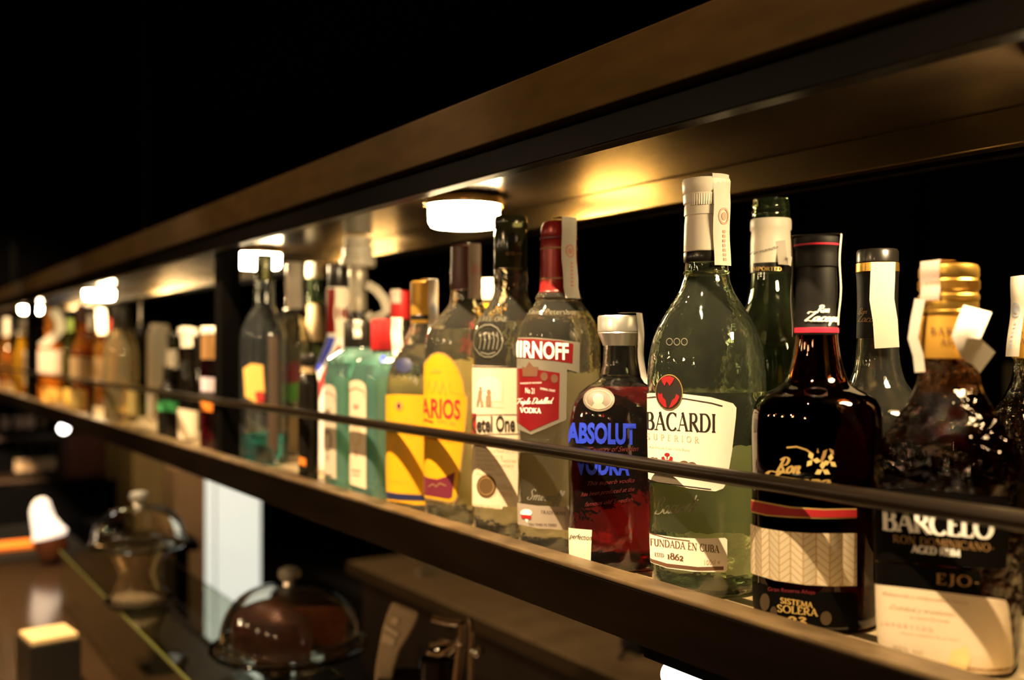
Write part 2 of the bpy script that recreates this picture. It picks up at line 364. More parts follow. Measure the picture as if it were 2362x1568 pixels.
# ------------------------------------------------------------------ bottles
class Bottle:
    def __init__(s, label, uc, prof, gm, X=None, N=2.0, AY=1.0, rot=0.0, hollow=True, wall=.0028, level=None, liq=None,
                 group='bottles on the hanging shelf', seg=72, front=.4835, name='liquor_bottle', base=ZF+.0004, solid_to=None, part='glass_body'):
        s.uc = uc; t = (uc-1181.0)/F; q = math.sqrt(1+t*t)
        hm = max(p[1] for p in prof); s.N, s.AY, s.rot = N, AY, rot
        if X is None:
            X = front + .04
            for _ in range(20):
                d = xdepth(uc, X); X = front + hm*d/(F*q)
        s.X = X; s.d = xdepth(uc, X); s.k = s.d/F; s.q = q
        P = at_x(uc, HOR, X); s.P = Vector((P.x, P.y, base)); s.base = base
        zs, rs, ks = [], [], []
        for p in sorted(prof, key=lambda p: -p[0]):
            z = s.vz(p[0]); r = p[1]*s.k/q
            if zs and z - zs[-1] < 1e-5: z = zs[-1]+1e-4
            zs.append(z); rs.append(r); ks.append(p[2] if len(p) > 2 else 0.0)
        s.ztop = zs[-1]
        # square the foot down to the shelf with a small rounded heel
        r0 = rs[0]; zs0 = [0.0, .0015, .004]; 
        zs = zs0 + [z for z in zs if z > .006]; off = len(zs)-3
        rs = [r0-.005, r0-.0018, r0-.0003] + rs[-off:]; ks = [ks[0]]*3 + ks[-off:]
        s.rf = pchip(zs, rs); s.kf = pchip(zs, ks); s.zs = zs; s.rs = rs; s.rmax = max(rs)
        s.e = thing(name, label, 'bottle', s.P, 0, group)
        beta = math.atan2(s.P.x, s.P.y); s.thc = math.atan2(-math.cos(beta), -math.sin(beta))
        s.zref = zs[rs.index(s.rmax)]
        n = 720; s.tab = [0.0]; pv = None
        for i in range(n+1):
            th = s.thc - PI + 2*PI*i/n; r = s.R(th, s.zref); p = (r*math.cos(th), r*math.sin(th))
            if pv: s.tab.append(s.tab[-1] + math.hypot(p[0]-pv[0], p[1]-pv[1]))
            pv = p
        mid = s.tab[n//2]; s.tab = [x-mid for x in s.tab]
        zz = []
        for a, b in zip(zs, zs[1:]):
            m = max(1, min(6, int((b-a)/.004)))
            zz += [a+(b-a)*i/m for i in range(m)]
        zz.append(zs[-1]); s.zz = zz
        bm = bmesh.new(); s.shell(bm, zz, 0, seg)
        if hollow:
            top = s.ztop
            zi = [.006] + [z for z in zz if .008 < z < top-.002] + [top-.0008]
            s.shell(bm, zi, -wall, seg, flip=True)
        s.body = obj(part, bm, gm, s.e, 50, normals=False)
        if level is not None:
            zl = s.vz(level); bm = bmesh.new()
            s.shell(bm, [.0055] + [z for z in zz if .008 < z < zl-.001] + [zl], -wall+.0003, seg)
            obj('liquid', bm, liq, s.e, 50, normals=False)
        ALLB.append(s)
    def vz(s, v): return (HOR-v)*s.k + CAMZ - s.base
    def R(s, th, z):
        r = s.rf(z); k = s.kf(z)
        if k < .01 and s.AY == 1: return r
        n = 2+(s.N-2)*k; b = r*(1+(s.AY-1)*k); c = abs(math.cos(th-s.rot)); q = abs(math.sin(th-s.rot))
        return ((c/r)**n + (q/b)**n)**(-1/n)
    def shell(s, bm, zz, off, seg, flip=False):
        rings = []
        for z in zz:
            rings.append([])
            for i in range(seg):
                th = 2*PI*i/seg; r = max(.001, s.R(th, z)+off)
                rings[-1].append(bm.verts.new((r*math.cos(th), r*math.sin(th), z)))
        for A, B in zip(rings, rings[1:]):
            for i in range(seg):
                f = (A[i], A[(i+1) % seg], B[(i+1) % seg], B[i]); bm.faces.new(f[::-1] if flip else f)
        bm.faces.new(rings[0] if flip else rings[0][::-1]); bm.faces.new(rings[-1][::-1] if flip else rings[-1])
    def s2t(s, sv):
        lo, hi = 0, 720
        if sv <= s.tab[0]: return s.thc-PI
        if sv >= s.tab[720]: return s.thc+PI
        while hi-lo > 1:
            m = (lo+hi)//2
            if s.tab[m] <= sv: lo = m
            else: hi = m
        f = (sv-s.tab[lo])/max(1e-9, s.tab[hi]-s.tab[lo])
        return s.thc - PI + 2*PI*(lo+f)/720
    def t2s(s, th):
        x = (th - s.thc + PI) % (2*PI); i = x/(2*PI)*720; a = min(719, int(i)); return s.tab[a] + (s.tab[a+1]-s.tab[a])*(i-a)
    def pix(s, u, v):
        d = ray(u, v); P = s.P; best = (9, 0); D = s.d; hit = None
        def g(t):
            p = CAMP + d*t; x, y = p.x-P.x, p.y-P.y
            return math.hypot(x, y) - s.R(math.atan2(y, x), p.z-s.base), x, y, p.z-s.base
        t = D-s.rmax*1.7; pt = t
        while t < D+s.rmax:
            f = g(t)[0]
            if f < best[0]: best = (f, t)
            if f < 0:
                a, b = pt, t
                for _ in range(20):
                    m = (a+b)/2
                    if g(m)[0] < 0: b = m
                    else: a = m
                hit = (a+b)/2; break
            pt = t; t += .0012
        if hit is not None:
            f, x, y, z = g(hit); return s.t2s(math.atan2(y, x)), z
        f, x, y, z = g(best[1]); sv = s.t2s(math.atan2(y, x))
        return sv + (1 if sv > 0 else -1)*(f*1.6 + .002), z
    def mp(s, sv, z, e):
        th = s.s2t(sv); r = s.R(th, z)+e; return Vector((r*math.cos(th), r*math.sin(th), z))
    def emit(s, name, items, m, parent=None, layer=1, ds=None, dz=.007, label=None):
        bm = bmesh.new(); uvl = bm.loops.layers.uv.new('uv')
        for V, Fc in items:
            vs = [bm.verts.new((x, y, 0)) for x, y in V]
            for f in Fc:
                if len(set(f)) > 2:
                    try: bm.faces.new([vs[i] for i in f])
                    except ValueError: pass
        bmesh.ops.triangulate(bm, faces=[f for f in bm.faces if len(f.verts) > 4])
        ds = ds or s.rmax*.13
        xs = [v.co.x for v in bm.verts]; k = math.ceil(min(xs)/ds)
        while k*ds < max(xs):
            bmesh.ops.bisect_plane(bm, geom=bm.verts[:]+bm.edges[:]+bm.faces[:], plane_co=(k*ds, 0, 0), plane_no=(1, 0, 0), dist=1e-7); k += 1
        if dz:
            ys = [v.co.y for v in bm.verts]; k = math.ceil(min(ys)/dz)
            while k*dz < max(ys):
                bmesh.ops.bisect_plane(bm, geom=bm.verts[:]+bm.edges[:]+bm.faces[:], plane_co=(0, k*dz, 0), plane_no=(0, 1, 0), dist=1e-7); k += 1
        bmesh.ops.bisect_plane(bm, geom=bm.verts[:]+bm.edges[:]+bm.faces[:], plane_co=(0, .0018, 0), plane_no=(0, 1, 0), dist=1e-7, clear_inner=True)
        for f in bm.faces:
            for l in f.loops: l[uvl].uv = (l.vert.co.x, l.vert.co.y)
        bmesh.ops.recalc_face_normals(bm, faces=bm.faces)
        for v in bm.verts: v.co = s.mp(v.co.x, v.co.y, .0002 + .00022*layer)
        for f in bm.faces:
            f.normal_update(); c = f.calc_center_median()
            if f.normal.x*c.x + f.normal.y*c.y < 0: f.normal_flip()
        me = bpy.data.meshes.new(name); bm.to_mesh(me); bm.free(); me.shade_smooth()
        o = link(name, me, m, parent or s.e)
        if label: o['label'] = label
        return o
    def poly(s, pts, sub=5):
        out = []
        for i, a in enumerate(pts):
            b = pts[(i+1) % len(pts)]; n = sub if abs(a[0]-b[0]) > 8 else 1
            for k in range(n): out.append(s.pix(a[0]+(b[0]-a[0])*k/n, a[1]+(b[1]-a[1])*k/n))
        return out, [tuple(range(len(out)))]
    def ell(s, u, v, ru, rv, n=28): return s.poly([(u+ru*math.cos(2*PI*i/n), v+rv*math.sin(2*PI*i/n)) for i in range(n)], 1)
    def back(s, vt, vb, m, half=1.15, name='back_label'):
        # paper label on the far side, seen from inside through the glass
        z1, z0 = s.vz(vt), max(.006, s.vz(vb)); e = s.tab[720]; w = e*half/PI
        return s.emit(name, [([(e-w, z0), (e-1e-5, z0), (e-1e-5, z1), (e-w, z1)], [(0, 1, 2, 3)]), ([(-e+1e-5, z0), (-e+w, z0), (-e+w, z1), (-e+1e-5, z1)], [(0, 1, 2, 3)])], m, None, 1)
    def line(s, pts, px):
        w = px*s.k; P = []
        for a, b in zip(pts, pts[1:]):
            for k in range(6): P.append(s.pix(a[0]+(b[0]-a[0])*k/6, a[1]+(b[1]-a[1])*k/6))
        P.append(s.pix(*pts[-1])); V, Fc = [], []; stroke(V, Fc, P, w, w, w); return V, Fc
    def text(s, text, a, b, cap, kind='sans', i0=0, lean=0.0, **k):
        V, Fc = text2d(text, kind, **k); s0, z0 = s.pix(*a); s1, z1 = s.pix(*b)
        x0 = width_to(text, i0, kind, **k); x1 = max(p[0] for p in V)
        sc = (s1-s0)/(x1-x0); hz = cap*s.k*(.93); n = 24
        T = [s.pix(a[0]+(b[0]-a[0])*i/n, a[1]+(b[1]-a[1])*i/n) for i in range(n+1)]
        out = []
        for x, y in V:
            f = (x-x0+lean*y)/(x1-x0)*n; i = max(0, min(n-1, int(f))); f -= i
            out.append((T[i][0]+(T[i+1][0]-T[i][0])*f, T[i][1]+(T[i+1][1]-T[i][1])*f + y*hz))
        return out, Fc
    def cap(s, name, prof, m, seg=48, smooth=35, parent=None, label=None, **k):
        pr = sorted([(s.vz(v), hw*s.k/s.q) for v, hw in prof], key=lambda p: p[0])
        o = lathe(name, pr, m, parent or s.e, seg, smooth, **k)
        if label: o['label'] = label
        return o
    def seal(s, m, off, wpx, vtop, vr, vl, hw, flare=(0, 0), wob=.0006, name='tax_seal', label=None, fold=0.0, em=None):
        th = s.thc + math.radians(off); n = Vector((math.cos(th), math.sin(th), 0)); t = Vector((-math.sin(th), math.cos(th), 0))
        R0 = hw*s.k/s.q + .0008; w2 = wpx*s.k/2; zt = s.vz(vtop)+.0008; path = []
        for sg, vlow, fl in ((1, vr, flare[0]), (-1, vl, flare[1])):
            side = []
            if vlow is not None:
                zl = s.vz(vlow)
                for i in range(15):
                    f = i/14; z = zt + (zl-zt)*f
                    rr = max(R0, (s.R(th if sg > 0 else th+PI, z)+.0008) if z < s.ztop else R0)
                    side.append((sg*(rr + fl*f**1.6 + wob*math.sin(f*9+off)), z, 1))
            path.append(side)
        pts = path[0][::-1] + [(x, zt+.0004, 0) for x in ([R0*.8, R0*.4, 0, -R0*.4, -R0*.8] if path[1] else [R0*.8, R0*.4, R0*.05])] + path[1]
        bm = bmesh.new(); prev = None
        for i, (r, z, v) in enumerate(pts):
            row = []
            for j in range(5):
                o_ = (j/2-1)*w2
                rad = math.copysign(math.sqrt(max(r*r-o_*o_, (r*.35)**2)), r) if v else r
                row.append(bm.verts.new(n*rad + t*(o_ + wob*.8*math.sin(i*.7)) + Vector((0, 0, z + fold*o_*math.sin(i*.35)))))
            if prev:
                for j in range(4): bm.faces.new((prev[j], prev[j+1], row[j+1], row[j]))
            prev = row
        o = obj(name, bm, m, s.e, 60)
        if label: o['label'] = label
        if em:
            ve, ink = em; bm = bmesh.new(); f0 = (s.vz(ve)-zt)/(s.vz(vr)-zt)
            def at(a, zz):
                f = (zz-zt)/(s.vz(vr)-zt); rr = max(R0, (s.R(th, zz)+.0008) if zz < s.ztop else R0) + flare[0]*max(0, f)**1.6 + wob*math.sin(f*9+off)
                return n*(math.sqrt(max(rr*rr-a*a, 0))+.0004) + t*a + Vector((0, 0, zz))
            ze = s.vz(ve)
            for q in range(2):
                r1, r2 = ((w2*.62, w2*.46), (w2*.3, 0.0001))[q]
                A = [(bm.verts.new(at(r1*math.cos(i*PI/12), ze+r1*1.25*math.sin(i*PI/12))), bm.verts.new(at(r2*math.cos(i*PI/12), ze+r2*1.25*math.sin(i*PI/12)))) for i in range(24)]
                for i in range(24): bm.faces.new((A[i][0], A[(i+1) % 24][0], A[(i+1) % 24][1], A[i][1]))
            for i in range(7):
                zz = ze - w2*(1.5+i*.42)
                if zz > s.vz(vr)+w2*.4: bm.faces.new([bm.verts.new(at(a, z_)) for a, z_ in ((-w2*.1, zz), (w2*.25, zz), (w2*.25, zz+w2*.25), (-w2*.1, zz+w2*.25))])
            obj('seal_print', bm, ink, o)
        return o
    def ribbon(s, m, pts, wpx, name='tax_seal', r=None, label=None, dep=0.0):
        # loose paper strip through picture points, just off the bottle's near side
        bm = bmesh.new(); prev = None
        W = [at_z(u, v, s.d - (s.rmax*.0 + (r if r else s.R(s.thc, max(0, min(s.ztop, s.vz(v))))) + .002 + dp)) - s.P for u, v, dp in pts]
        for i, p in enumerate(W):
            d = (W[min(i+1, len(W)-1)] - W[max(i-1, 0)]).normalized(); view = (s.P - CAMP).normalized()
            sd = d.cross(view).normalized()*wpx*s.k/2
            row = [bm.verts.new(p+sd), bm.verts.new(p), bm.verts.new(p-sd)]
            if prev:
                for j in range(2): bm.faces.new((prev[j], prev[j+1], row[j+1], row[j]))
            prev = row
        o = obj(name, bm, m, s.e, 70)
        if label: o['label'] = label
        return o
ALLB = []
# ------------------------------------------------------------------ glass, liquids, papers, inks
G_clear = glass('clear_glass', (.98, .95, .80), bump=(42, .3), haze=.016); G_empty = glass('empty_clear_glass', (.97, .96, .88), bump=(42, .2)); G_emb = mat('emboss_highlight', (.55, .51, .38), .12, 0, .75); G_green = glass('pale_green_glass', (.88, .97, .76), bump=(38, .3), haze=.012); G_dkgreen = glass('olive_green_glass', (.66, .82, .52))  # G_emb: pale flat tint painting the highlights of raised glass lettering
G_amber = glass('amber_glass', (.80, .36, .06), haze=.08); G_brown = glass('dark_rum_glass', (.36, .10, .03), haze=0); G_teal = glass('teal_glass', (.52, .88, .80), haze=.09); G_frost = glass('frosted_glass', (.92, .86, .70), .35, haze=.4)
G_hammer = glass('hammered_glass', (.62, .40, .20), .02, bump=(95, 1.0), haze=0)
L_clear = glass('clear_spirit', (.97, .97, .92), 0, 1.36); L_red = glass('red_liqueur', (.30, .012, .02), 0, 1.36, haze=.004); L_rum = glass('dark_rum', (.07, .014, .004), 0, 1.36, haze=0); L_amber = glass('amber_spirit', (.75, .34, .07), 0, 1.36)
P_cream = mat('cream_paper', (.66, .54, .38), .6); P_white = mat('white_paper', (.82, .74, .60), .6); P_yellow = mat('yellow_paper', (.60, .30, .004), .5); P_grey = mat('grey_beige_paper', (.55, .47, .36), .6)
P_seal = mat('tax_seal_paper', (.62, .56, .48), .7); P_sealp = mat('pinkish_seal_paper', (.58, .44, .37), .7)
P_black = mat('black_label', (.002, .0016, .0012), .6, spec=.05); P_red = mat('red_label', (.15, .004, .006), .4); P_silver = mat('silver_foil', (.20, .18, .14), .35, .2)
I_black = mat('black_ink', (.02, .014, .01), .5); I_brown = mat('brown_ink', (.13, .06, .03), .5); I_red = mat('red_ink', (.32, .012, .014), .5); I_tan = mat('tan_ink', (.52, .38, .22), .6); I_white = mat('white_ink', (.9, .87, .8), .5)
I_gold = mat('gold_ink', (.75, .50, .16), .35, .6); I_blue = mat('blue_ink', (.02, .045, .55), .4); I_maroon = mat('maroon_ink', (.13, .015, .03), .45); I_orange = mat('orange_ink', (.85, .25, .03), .5); I_navy = mat('navy_ink', (.012, .015, .06), .45); I_seal = mat('seal_blue_ink', (.35, .40, .55), .6); I_sealr = mat('seal_red_ink', (.72, .30, .22), .6); I_green = mat('green_ink', (.08, .28, .03), .5); I_dgold = mat('dim_gold_ink', (.30, .17, .06), .5)
K_gold = mat('gold_cap', (.85, .50, .10), .28, .9); K_foil = mat('gold_neck_foil', (.70, .38, .06), .42, .5); K_black = mat('black_cap', (.012, .010, .008), .3, 0, coat=.3); K_matte = mat('matte_black_cap', (.006, .005, .004), .5, spec=.25); K_red = mat('dark_red_cap', (.26, .015, .012), .3, .25); K_redm = mat('red_cap', (.50, .02, .02), .4); K_white = mat('white_cap', (.84, .76, .64), .4); K_silver = mat('silver_cap', (.78, .75, .68), .32, .85); K_brown = mat('brown_cap', (.10, .035, .025), .45); K_olive = mat('translucent_black_cap', (.03, .03, .012), .15, 0, .25)

# ---- green bottle with white label and round bat medallion
b = Bottle('pale green clear rum bottle with white label, bat medallion and white cap', 1629,
    [(1400, 126), (1300, 129), (1150, 133), (1000, 136), (880, 137), (840, 135), (800, 129), (765, 118), (735, 103), (705, 84), (680, 68), (655, 57), (630, 52), (600, 50)],
    G_green, level=900, liq=glass('green_tinted_spirit', (.95, .985, .90), 0, 1.36))
b.cap('cap', [(603, 51), (582, 51), (580, 52.5), (520, 51), (500, 49), (498, 51.5), (478, 51), (474, 49.5), (470, 53), (452, 54), (449, 52), (445, 55), (420, 56), (415, 54), (413, 40), (413, 0)], K_white)
b.cap('cap_band', [(606, 51.5), (602, 52.8), (584, 52.8), (582, 51.5)], K_black, cap0=False, cap1=False)
b.cap('neck_ring', [(634, 53), (630, 54.5), (626, 53)], G_green)
bm = bmesh.new()
for i in range(14):
    th = b.thc + math.radians(-42+i*6.0); r = 52.0*b.k/b.q
    add_tube(bm, [(r*math.cos(th), r*math.sin(th), b.vz(478)), (r*math.cos(th), r*math.sin(th), b.vz(452))], .0008, 6)
obj('cap_ribs', bm, K_white, b.e, 60)
b.seal(P_seal, 42, 50, 411, 616, None, 55, (.001, 0), label='white paper tax strip with a red emblem', em=(505, I_sealr))
V = [b.line([(1676, 470), (1690, 486), (1690, 500), (1676, 508), (1668, 494), (1676, 470)], 2.2), b.line([(1681, 480), (1685, 490), (1678, 496)], 2)]
lab = b.emit('label', [b.poly([(1484, 910), (1500, 906), (1575, 908), (1640, 916), (1690, 930), (1698, 940), (1697, 960), (1688, 1040), (1676, 1112), (1668, 1126), (1650, 1133), (1590, 1126), (1520, 1112), (1484, 1100)])], P_white, layer=1, label='white main label')
b.emit('lettering', [b.text('BACARDI', (1491, 990), (1650, 997), 43, 'serif', i0=0, thin=.05, thick=.19, gap=.05), b.line([(1484, 918), (1512, 915), (1580, 919), (1640, 929), (1666, 936)], 2.2), b.line([(1486, 1108), (1560, 1118), (1640, 1128)], 2)], I_black, lab, 2)
b.emit('small_lettering', [b.text('SUPERIOR', (1494, 1012), (1613, 1021), 14, 'serif', thin=.06, thick=.13, gap=.62), b.text('Ron Fino de Cuba - Carta Blanca', (1500, 1032), (1592, 1040), 5)], I_tan, lab, 2)
b.emit('red_crest', [b.ell(1540, 1048, 6, 4), b.poly([(1528, 1066), (1527, 1054), (1533, 1052), (1536, 1060), (1544, 1060), (1547, 1052), (1553, 1054), (1552, 1066)]), b.line([(1540, 1045), (1540, 1058)], 3)], I_red, lab, 2)
b.emit('medals', [b.ell(1507, 1062, 8, 8), b.ell(1578, 1074, 13, 12), b.ell(1596, 1077, 13, 12), b.ell(1515, 1060, 5, 5)], I_brown, lab, 2)
med = b.emit('medallion', [b.ell(1545, 904, 31, 41)], I_gold, None, 3, label='oval black and red medallion with a bat')
b.emit('medallion_disc', [b.ell(1545, 904, 29.5, 39)], I_black, med, 4)
b.emit('medallion_ground', [b.poly([(1528, 873), (1536, 868), (1548, 867), (1558, 872), (1553, 882), (1547, 890), (1544, 884), (1540, 880), (1536, 890), (1530, 880)]),
    b.poly([(1521, 905), (1526, 909), (1530, 906), (1532, 916), (1538, 922), (1541, 940), (1534, 938), (1524, 926), (1520, 914)]),
    b.poly([(1568, 912), (1562, 908), (1559, 917), (1553, 922), (1545, 941), (1553, 938), (1563, 928), (1569, 916)])], I_red, med, 5)
low = b.emit('lower_label', [b.poly([(1486, 1222), (1505, 1231), (1560, 1239), (1620, 1242), (1672, 1240), (1677, 1244), (1677, 1314), (1672, 1319), (1600, 1318), (1540, 1310), (1486, 1292)])], P_white, layer=1, label='white lower label')
b.emit('lettering', [b.text('FUNDADA EN CUBA', (1502, 1257), (1659, 1275), 17, 'serif', thin=.07, thick=.17, gap=.05), b.text('ESTD', (1512, 1282), (1533, 1285), 9, 'serif', thin=.08, thick=.18), b.text('1862', (1540, 1288), (1577, 1293), 15, 'serif', thin=.08, thick=.19), b.line([(1488, 1226), (1540, 1240), (1592, 1247)], 1.8), b.line([(1488, 1287), (1540, 1303), (1610, 1311), (1668, 1310)], 7.5)], I_brown, low, 2)
b.emit('volume_mark', [b.text('100cl e', (1622, 1302), (1660, 1300), 11)], I_tan, low, 2)
sg = b.emit('embossed_signature', [b.text('Bacardi', (1510, 1186), (1612, 1178), 18, 'script')], G_emb, None, 1, label='raised glass signature'); 
b.emit('embossed_scroll', [b.line([(x+7*math.cos(i*PI/5), 788+8*math.sin(i*PI/5)) for i in range(11)], 2) for x in (1545, 1562, 1579)], G_emb, None, 1, dz=.003)

# ---- second green bottle, open, behind
c = Bottle('open olive green bottle without its cap, white neck wrap, behind the bat label bottle', 1778,
    [(1300, 122), (1150, 122), (950, 121), (880, 118), (830, 112), (790, 103), (760, 90), (730, 72), (700, 58), (660, 49), (620, 46), (560, 44), (505, 43), (500, 45), (490, 45), (486, 42), (482, 44), (474, 44), (470, 41.5), (460, 41)],
    G_dkgreen, X=.652)
c.cap('neck_wrap', [(629, 46), (628, 47.5), (560, 47), (535, 45), (530, 48), (512, 48), (506, 46)], K_white, cap0=False, cap1=False)
c.cap('neck_band', [(630, 47), (629, 48.6), (609, 48.6), (608, 47)], K_black, cap0=False, cap1=False)
c.emit('lettering', [c.text('IMPORTED', (1739, 624), (1799, 625), 9, 'serif', gap=.1)], I_gold, None, 13)
c.emit('signature', [c.text('Fernando', (1736, 590), (1790, 574), 8, 'sans', lean=.5)], I_black, None, 13)
c.ribbon(P_seal, [(1800, 555, 0), (1803, 580, .0), (1806, 604, .004), (1818, 600, .008), (1826, 603, .006)], 22)
PB = paper_thru('back_label_paper', (.88, .80, .62), .5); PBy = paper_thru('yellow_back_label_paper', (.90, .74, .30), .5)
clab = c.emit('label', [c.poly([(1690, 930), (1750, 925), (1830, 930), (1830, 1090), (1690, 1090)])], P_white, None, 1)

# ---- dark bottle with woven straw band
z = Bottle('dark brown rum bottle with woven straw band and tall matte black cap', 1883,
    [(1500, 148), (1300, 150), (1100, 152), (1000, 153), (960, 151), (935, 146), (918, 136), (906, 118), (896, 97), (885, 80), (870, 70), (845, 62), (815, 55), (790, 51.5), (760, 49)],
    G_brown, level=884, liq=L_rum)
z.cap('cap', [(772, 50.5), (766, 51.5), (763, 49.5), (700, 48.5), (640, 48), (618, 46), (616, 51), (590, 51.5), (575, 51), (572, 53), (560, 54.5), (550, 54), (547, 50), (546, 0)], K_matte)
z.cap('cap_ring', [(768, 51), (767, 52), (757, 51.6), (756, 50)], mat('crimson_ring', (.55, .02, .05), .35), cap0=False, cap1=False)
z.cap('cap_ring', [(569, 53.2), (568, 54.2), (565, 54.4), (564, 53.2)], MATS['crimson_ring'], cap0=False, cap1=False)
def cap_text(bt, hw, items, m, lab=None, layer=.0007):
    # lettering printed round a cap: same mapping, on the cap's own radius
    R = hw*bt.k/bt.q; bm = bmesh.new()
    for text, a, bb, cap, kind, kw in items:
        V, Fc = text2d(text, kind, **kw)
        def aa(u): return math.asin(max(-.98, min(.98, (u-bt.uc)/hw)))
        x1 = max(p[0] for p in V); t0, t1 = aa(a[0]), aa(bb[0]); vs = []
        for x, y in V:
            f = x/x1; th = bt.thc + t0+(t1-t0)*f; zz = bt.vz(a[1]+(bb[1]-a[1])*f) + y*cap*bt.k
            vs.append(bm.verts.new(((R+layer)*math.cos(th), (R+layer)*math.sin(th), zz)))
        for f in Fc:
            if len(set(f)) > 2: bm.faces.new([vs[i] for i in f])
    o = obj('cap_lettering', bm, m, bt.e)
    return o
cap_text(z, 50, [('Ron', (1884, 722), (1912, 722), 7.5, 'script', dict(thin=.14, thick=.34)), ('Zacapa', (1856, 741), (1931, 743), 10, 'script', dict(thin=.14, thick=.36))], I_white)
z.seal(P_seal, 84, 30, 545, 750, 776, 55, (-.001, .0), label='white paper tax strip over the black cap')
z.emit('lettering', [z.text('Ron', (1790, 1090), (1848, 1092), 17, 'script', thin=.12, thick=.34), z.text('Zacapa', (1752, 1120), (1920, 1124), 17, 'script', thin=.12, thick=.36), z.line([(1815, 1032), (1838, 1030), (1860, 1037), (1876, 1048)], 3.5)], I_gold, None, 1)
def flower(u, v, r, a0):
    out = []
    for k in range(3):
        a = math.radians(a0+120*k); ca, sa = math.cos(a), math.sin(a)
        out.append(z.poly([(u, v), (u+r*.5*ca-r*.32*sa, v+r*.5*sa+r*.32*ca), (u+r*ca, v+r*sa), (u+r*.5*ca+r*.32*sa, v+r*.5*sa-r*.32*ca)], 1))
    return out
z.emit('flower_motif', flower(1874, 1060, 20, 250) + flower(1897, 1083, 20, 270) + flower(1914, 1064, 19, 280), mat('pale_gold_ink', (.86, .62, .22), .4, .3), None, 2)
z.emit('leaf_motif', [z.poly([(1892, 1062), (1899, 1040), (1908, 1036), (1904, 1052), (1897, 1066)], 1), z.poly([(1912, 1034), (1922, 1038), (1923, 1050), (1916, 1044)], 1), z.poly([(1884, 1044), (1886, 1033), (1889, 1044)], 1)], I_dgold, None, 1)
z.emit('neck_band_label', [z.poly([(1728, 1150), (1770, 1158), (1824, 1168), (1900, 1173), (1975, 1172), (1975, 1195), (1900, 1196), (1824, 1194), (1770, 1190), (1728, 1180)])], I_gold, None, 1, label='red and gold band label')
z.emit('red_stripe', [z.poly([(1728, 1154), (1770, 1162), (1824, 1172), (1900, 1176), (1975, 1175), (1975, 1192), (1900, 1193), (1824, 1190), (1770, 1186), (1728, 1176)])], I_red, None, 2)
z.emit('straw_band', [z.poly([(1720, 1190), (1727, 1205), (1760, 1217), (1810, 1225), (1870, 1229), (1974, 1229), (1974, 1350), (1920, 1351), (1860, 1348), (1790, 1338), (1740, 1323), (1722, 1310)])], weave(), None, 4, ds=.003, label='woven straw band')
ll = z.emit('lower_label', [z.poly([(1722, 1336), (1790, 1356), (1880, 1366), (1972, 1366), (1972, 1500), (1880, 1500), (1722, 1470)])], P_black, None, 1, label='black lower label')
z.emit('lettering', [z.text('SISTEMA', (1801, 1390), (1876, 1402), 13, 'serif', thin=.12, thick=.2), z.text('SOLERA', (1794, 1410), (1887, 1421), 17, 'serif', thin=.12, thick=.2), z.text('23', (1818, 1438), (1862, 1441), 24, 'serif', thin=.12, thick=.2)], I_gold, ll, 2)
z.emit('small_lettering', [z.text('Gran Reserva Añejo', (1772, 1362), (1880, 1370), 9)], mat('dim_red_ink', (.14, .01, .015), .5), ll, 2)
for cc in ((1766, 1388, 11, 20), (1905, 1425, 13, 16), (1786, 1412, 8, 14)): z.emit('coin_motif', [z.ell(*cc)], mat('dull_coin_ink', (.045, .026, .009), .6), ll, 2)

# ---- empty clear bottle behind, black cap and torn seal
e = Bottle('empty clear bottle with black capsule and torn white seal behind the straw band bottle', 2024,
    [(1400, 138), (1100, 139), (1000, 138), (965, 134), (945, 126), (930, 112), (915, 95), (900, 80), (880, 66), (855, 57), (820, 51), (780, 48), (760, 47)],
    G_empty, X=.612)
e.cap('cap', [(780, 49), (776, 49.5), (700, 47.5), (640, 49), (632, 50.5), (629, 51)], K_matte)
e.cap('gold_ring', [(628, 50), (627, 50.8), (608, 50.4), (607, 49)], K_gold)
e.cap('stopper', [(606, 48), (605, 49.5), (582, 49.5), (576, 46), (575, 0)], K_black)
cap_text(e, 49, [('Ron', (1982, 724), (2002, 724), 6, 'script', {}), ('Zacapa', (1980, 742), (2040, 744), 9, 'script', {})], I_dgold)
e.ribbon(P_seal, [(2037, 604, 0), (2036, 640, .002), (2034, 690, .004), (2042, 740, .005), (2046, 802, .003)], 52, r=50*e.k, label='torn white paper seal')

# ---- black label bottle at the front right
B_ = Bottle('dark rum bottle with gold screw cap, black label and white paper label', 2188,
    [(1620, 160, 1), (1500, 164, 1), (1300, 168, 1), (1150, 172, 1), (1085, 172, 1), (1050, 167, .85), (1010, 150, .55), (975, 128, .3), (940, 104, .12), (905, 83, 0), (880, 74, 0), (855, 69.5, 0), (825, 68, 0), (760, 66, 0)],
    G_hammer, N=3.4, AY=.86, rot=math.radians(-64.3), level=905, liq=L_rum)
B_.cap('neck_foil', [(826, 69), (824, 70), (760, 68), (728, 67)], K_foil)
B_.cap('cap', [(727, 66), (726, 69), (718, 70), (716, 68), (704, 69.5), (694, 68.5), (692, 71), (682, 71), (679, 68), (672, 68), (669, 70.5), (648, 70.5), (645, 68), (638, 70.5), (622, 70.5), (614, 67), (611, 55), (610, 0)], K_gold)
bm = bmesh.new()
for i in range(60):
    th = 2*PI*i/60; r = 70.5*B_.k/B_.q
    add_tube(bm, [(r*math.cos(th), r*math.sin(th), B_.vz(668)), (r*math.cos(th), r*math.sin(th), B_.vz(650))], .0005, 5)
obj('cap_ribs', bm, K_gold, B_.e, 60)
cap_text(B_, 69.5, [('BARCELO', (2149, 770), (2252, 771), 15, 'serif', dict(gap=.25, thin=.08)), ('AGED', (2170, 794), (2228, 794), 13, 'serif', dict(gap=.2, thin=.08))], I_brown)
B_.seal(P_sealp, -38, 52, 608, 694, None, 71, (.0, 0), label='square of white tax seal on the gold cap')
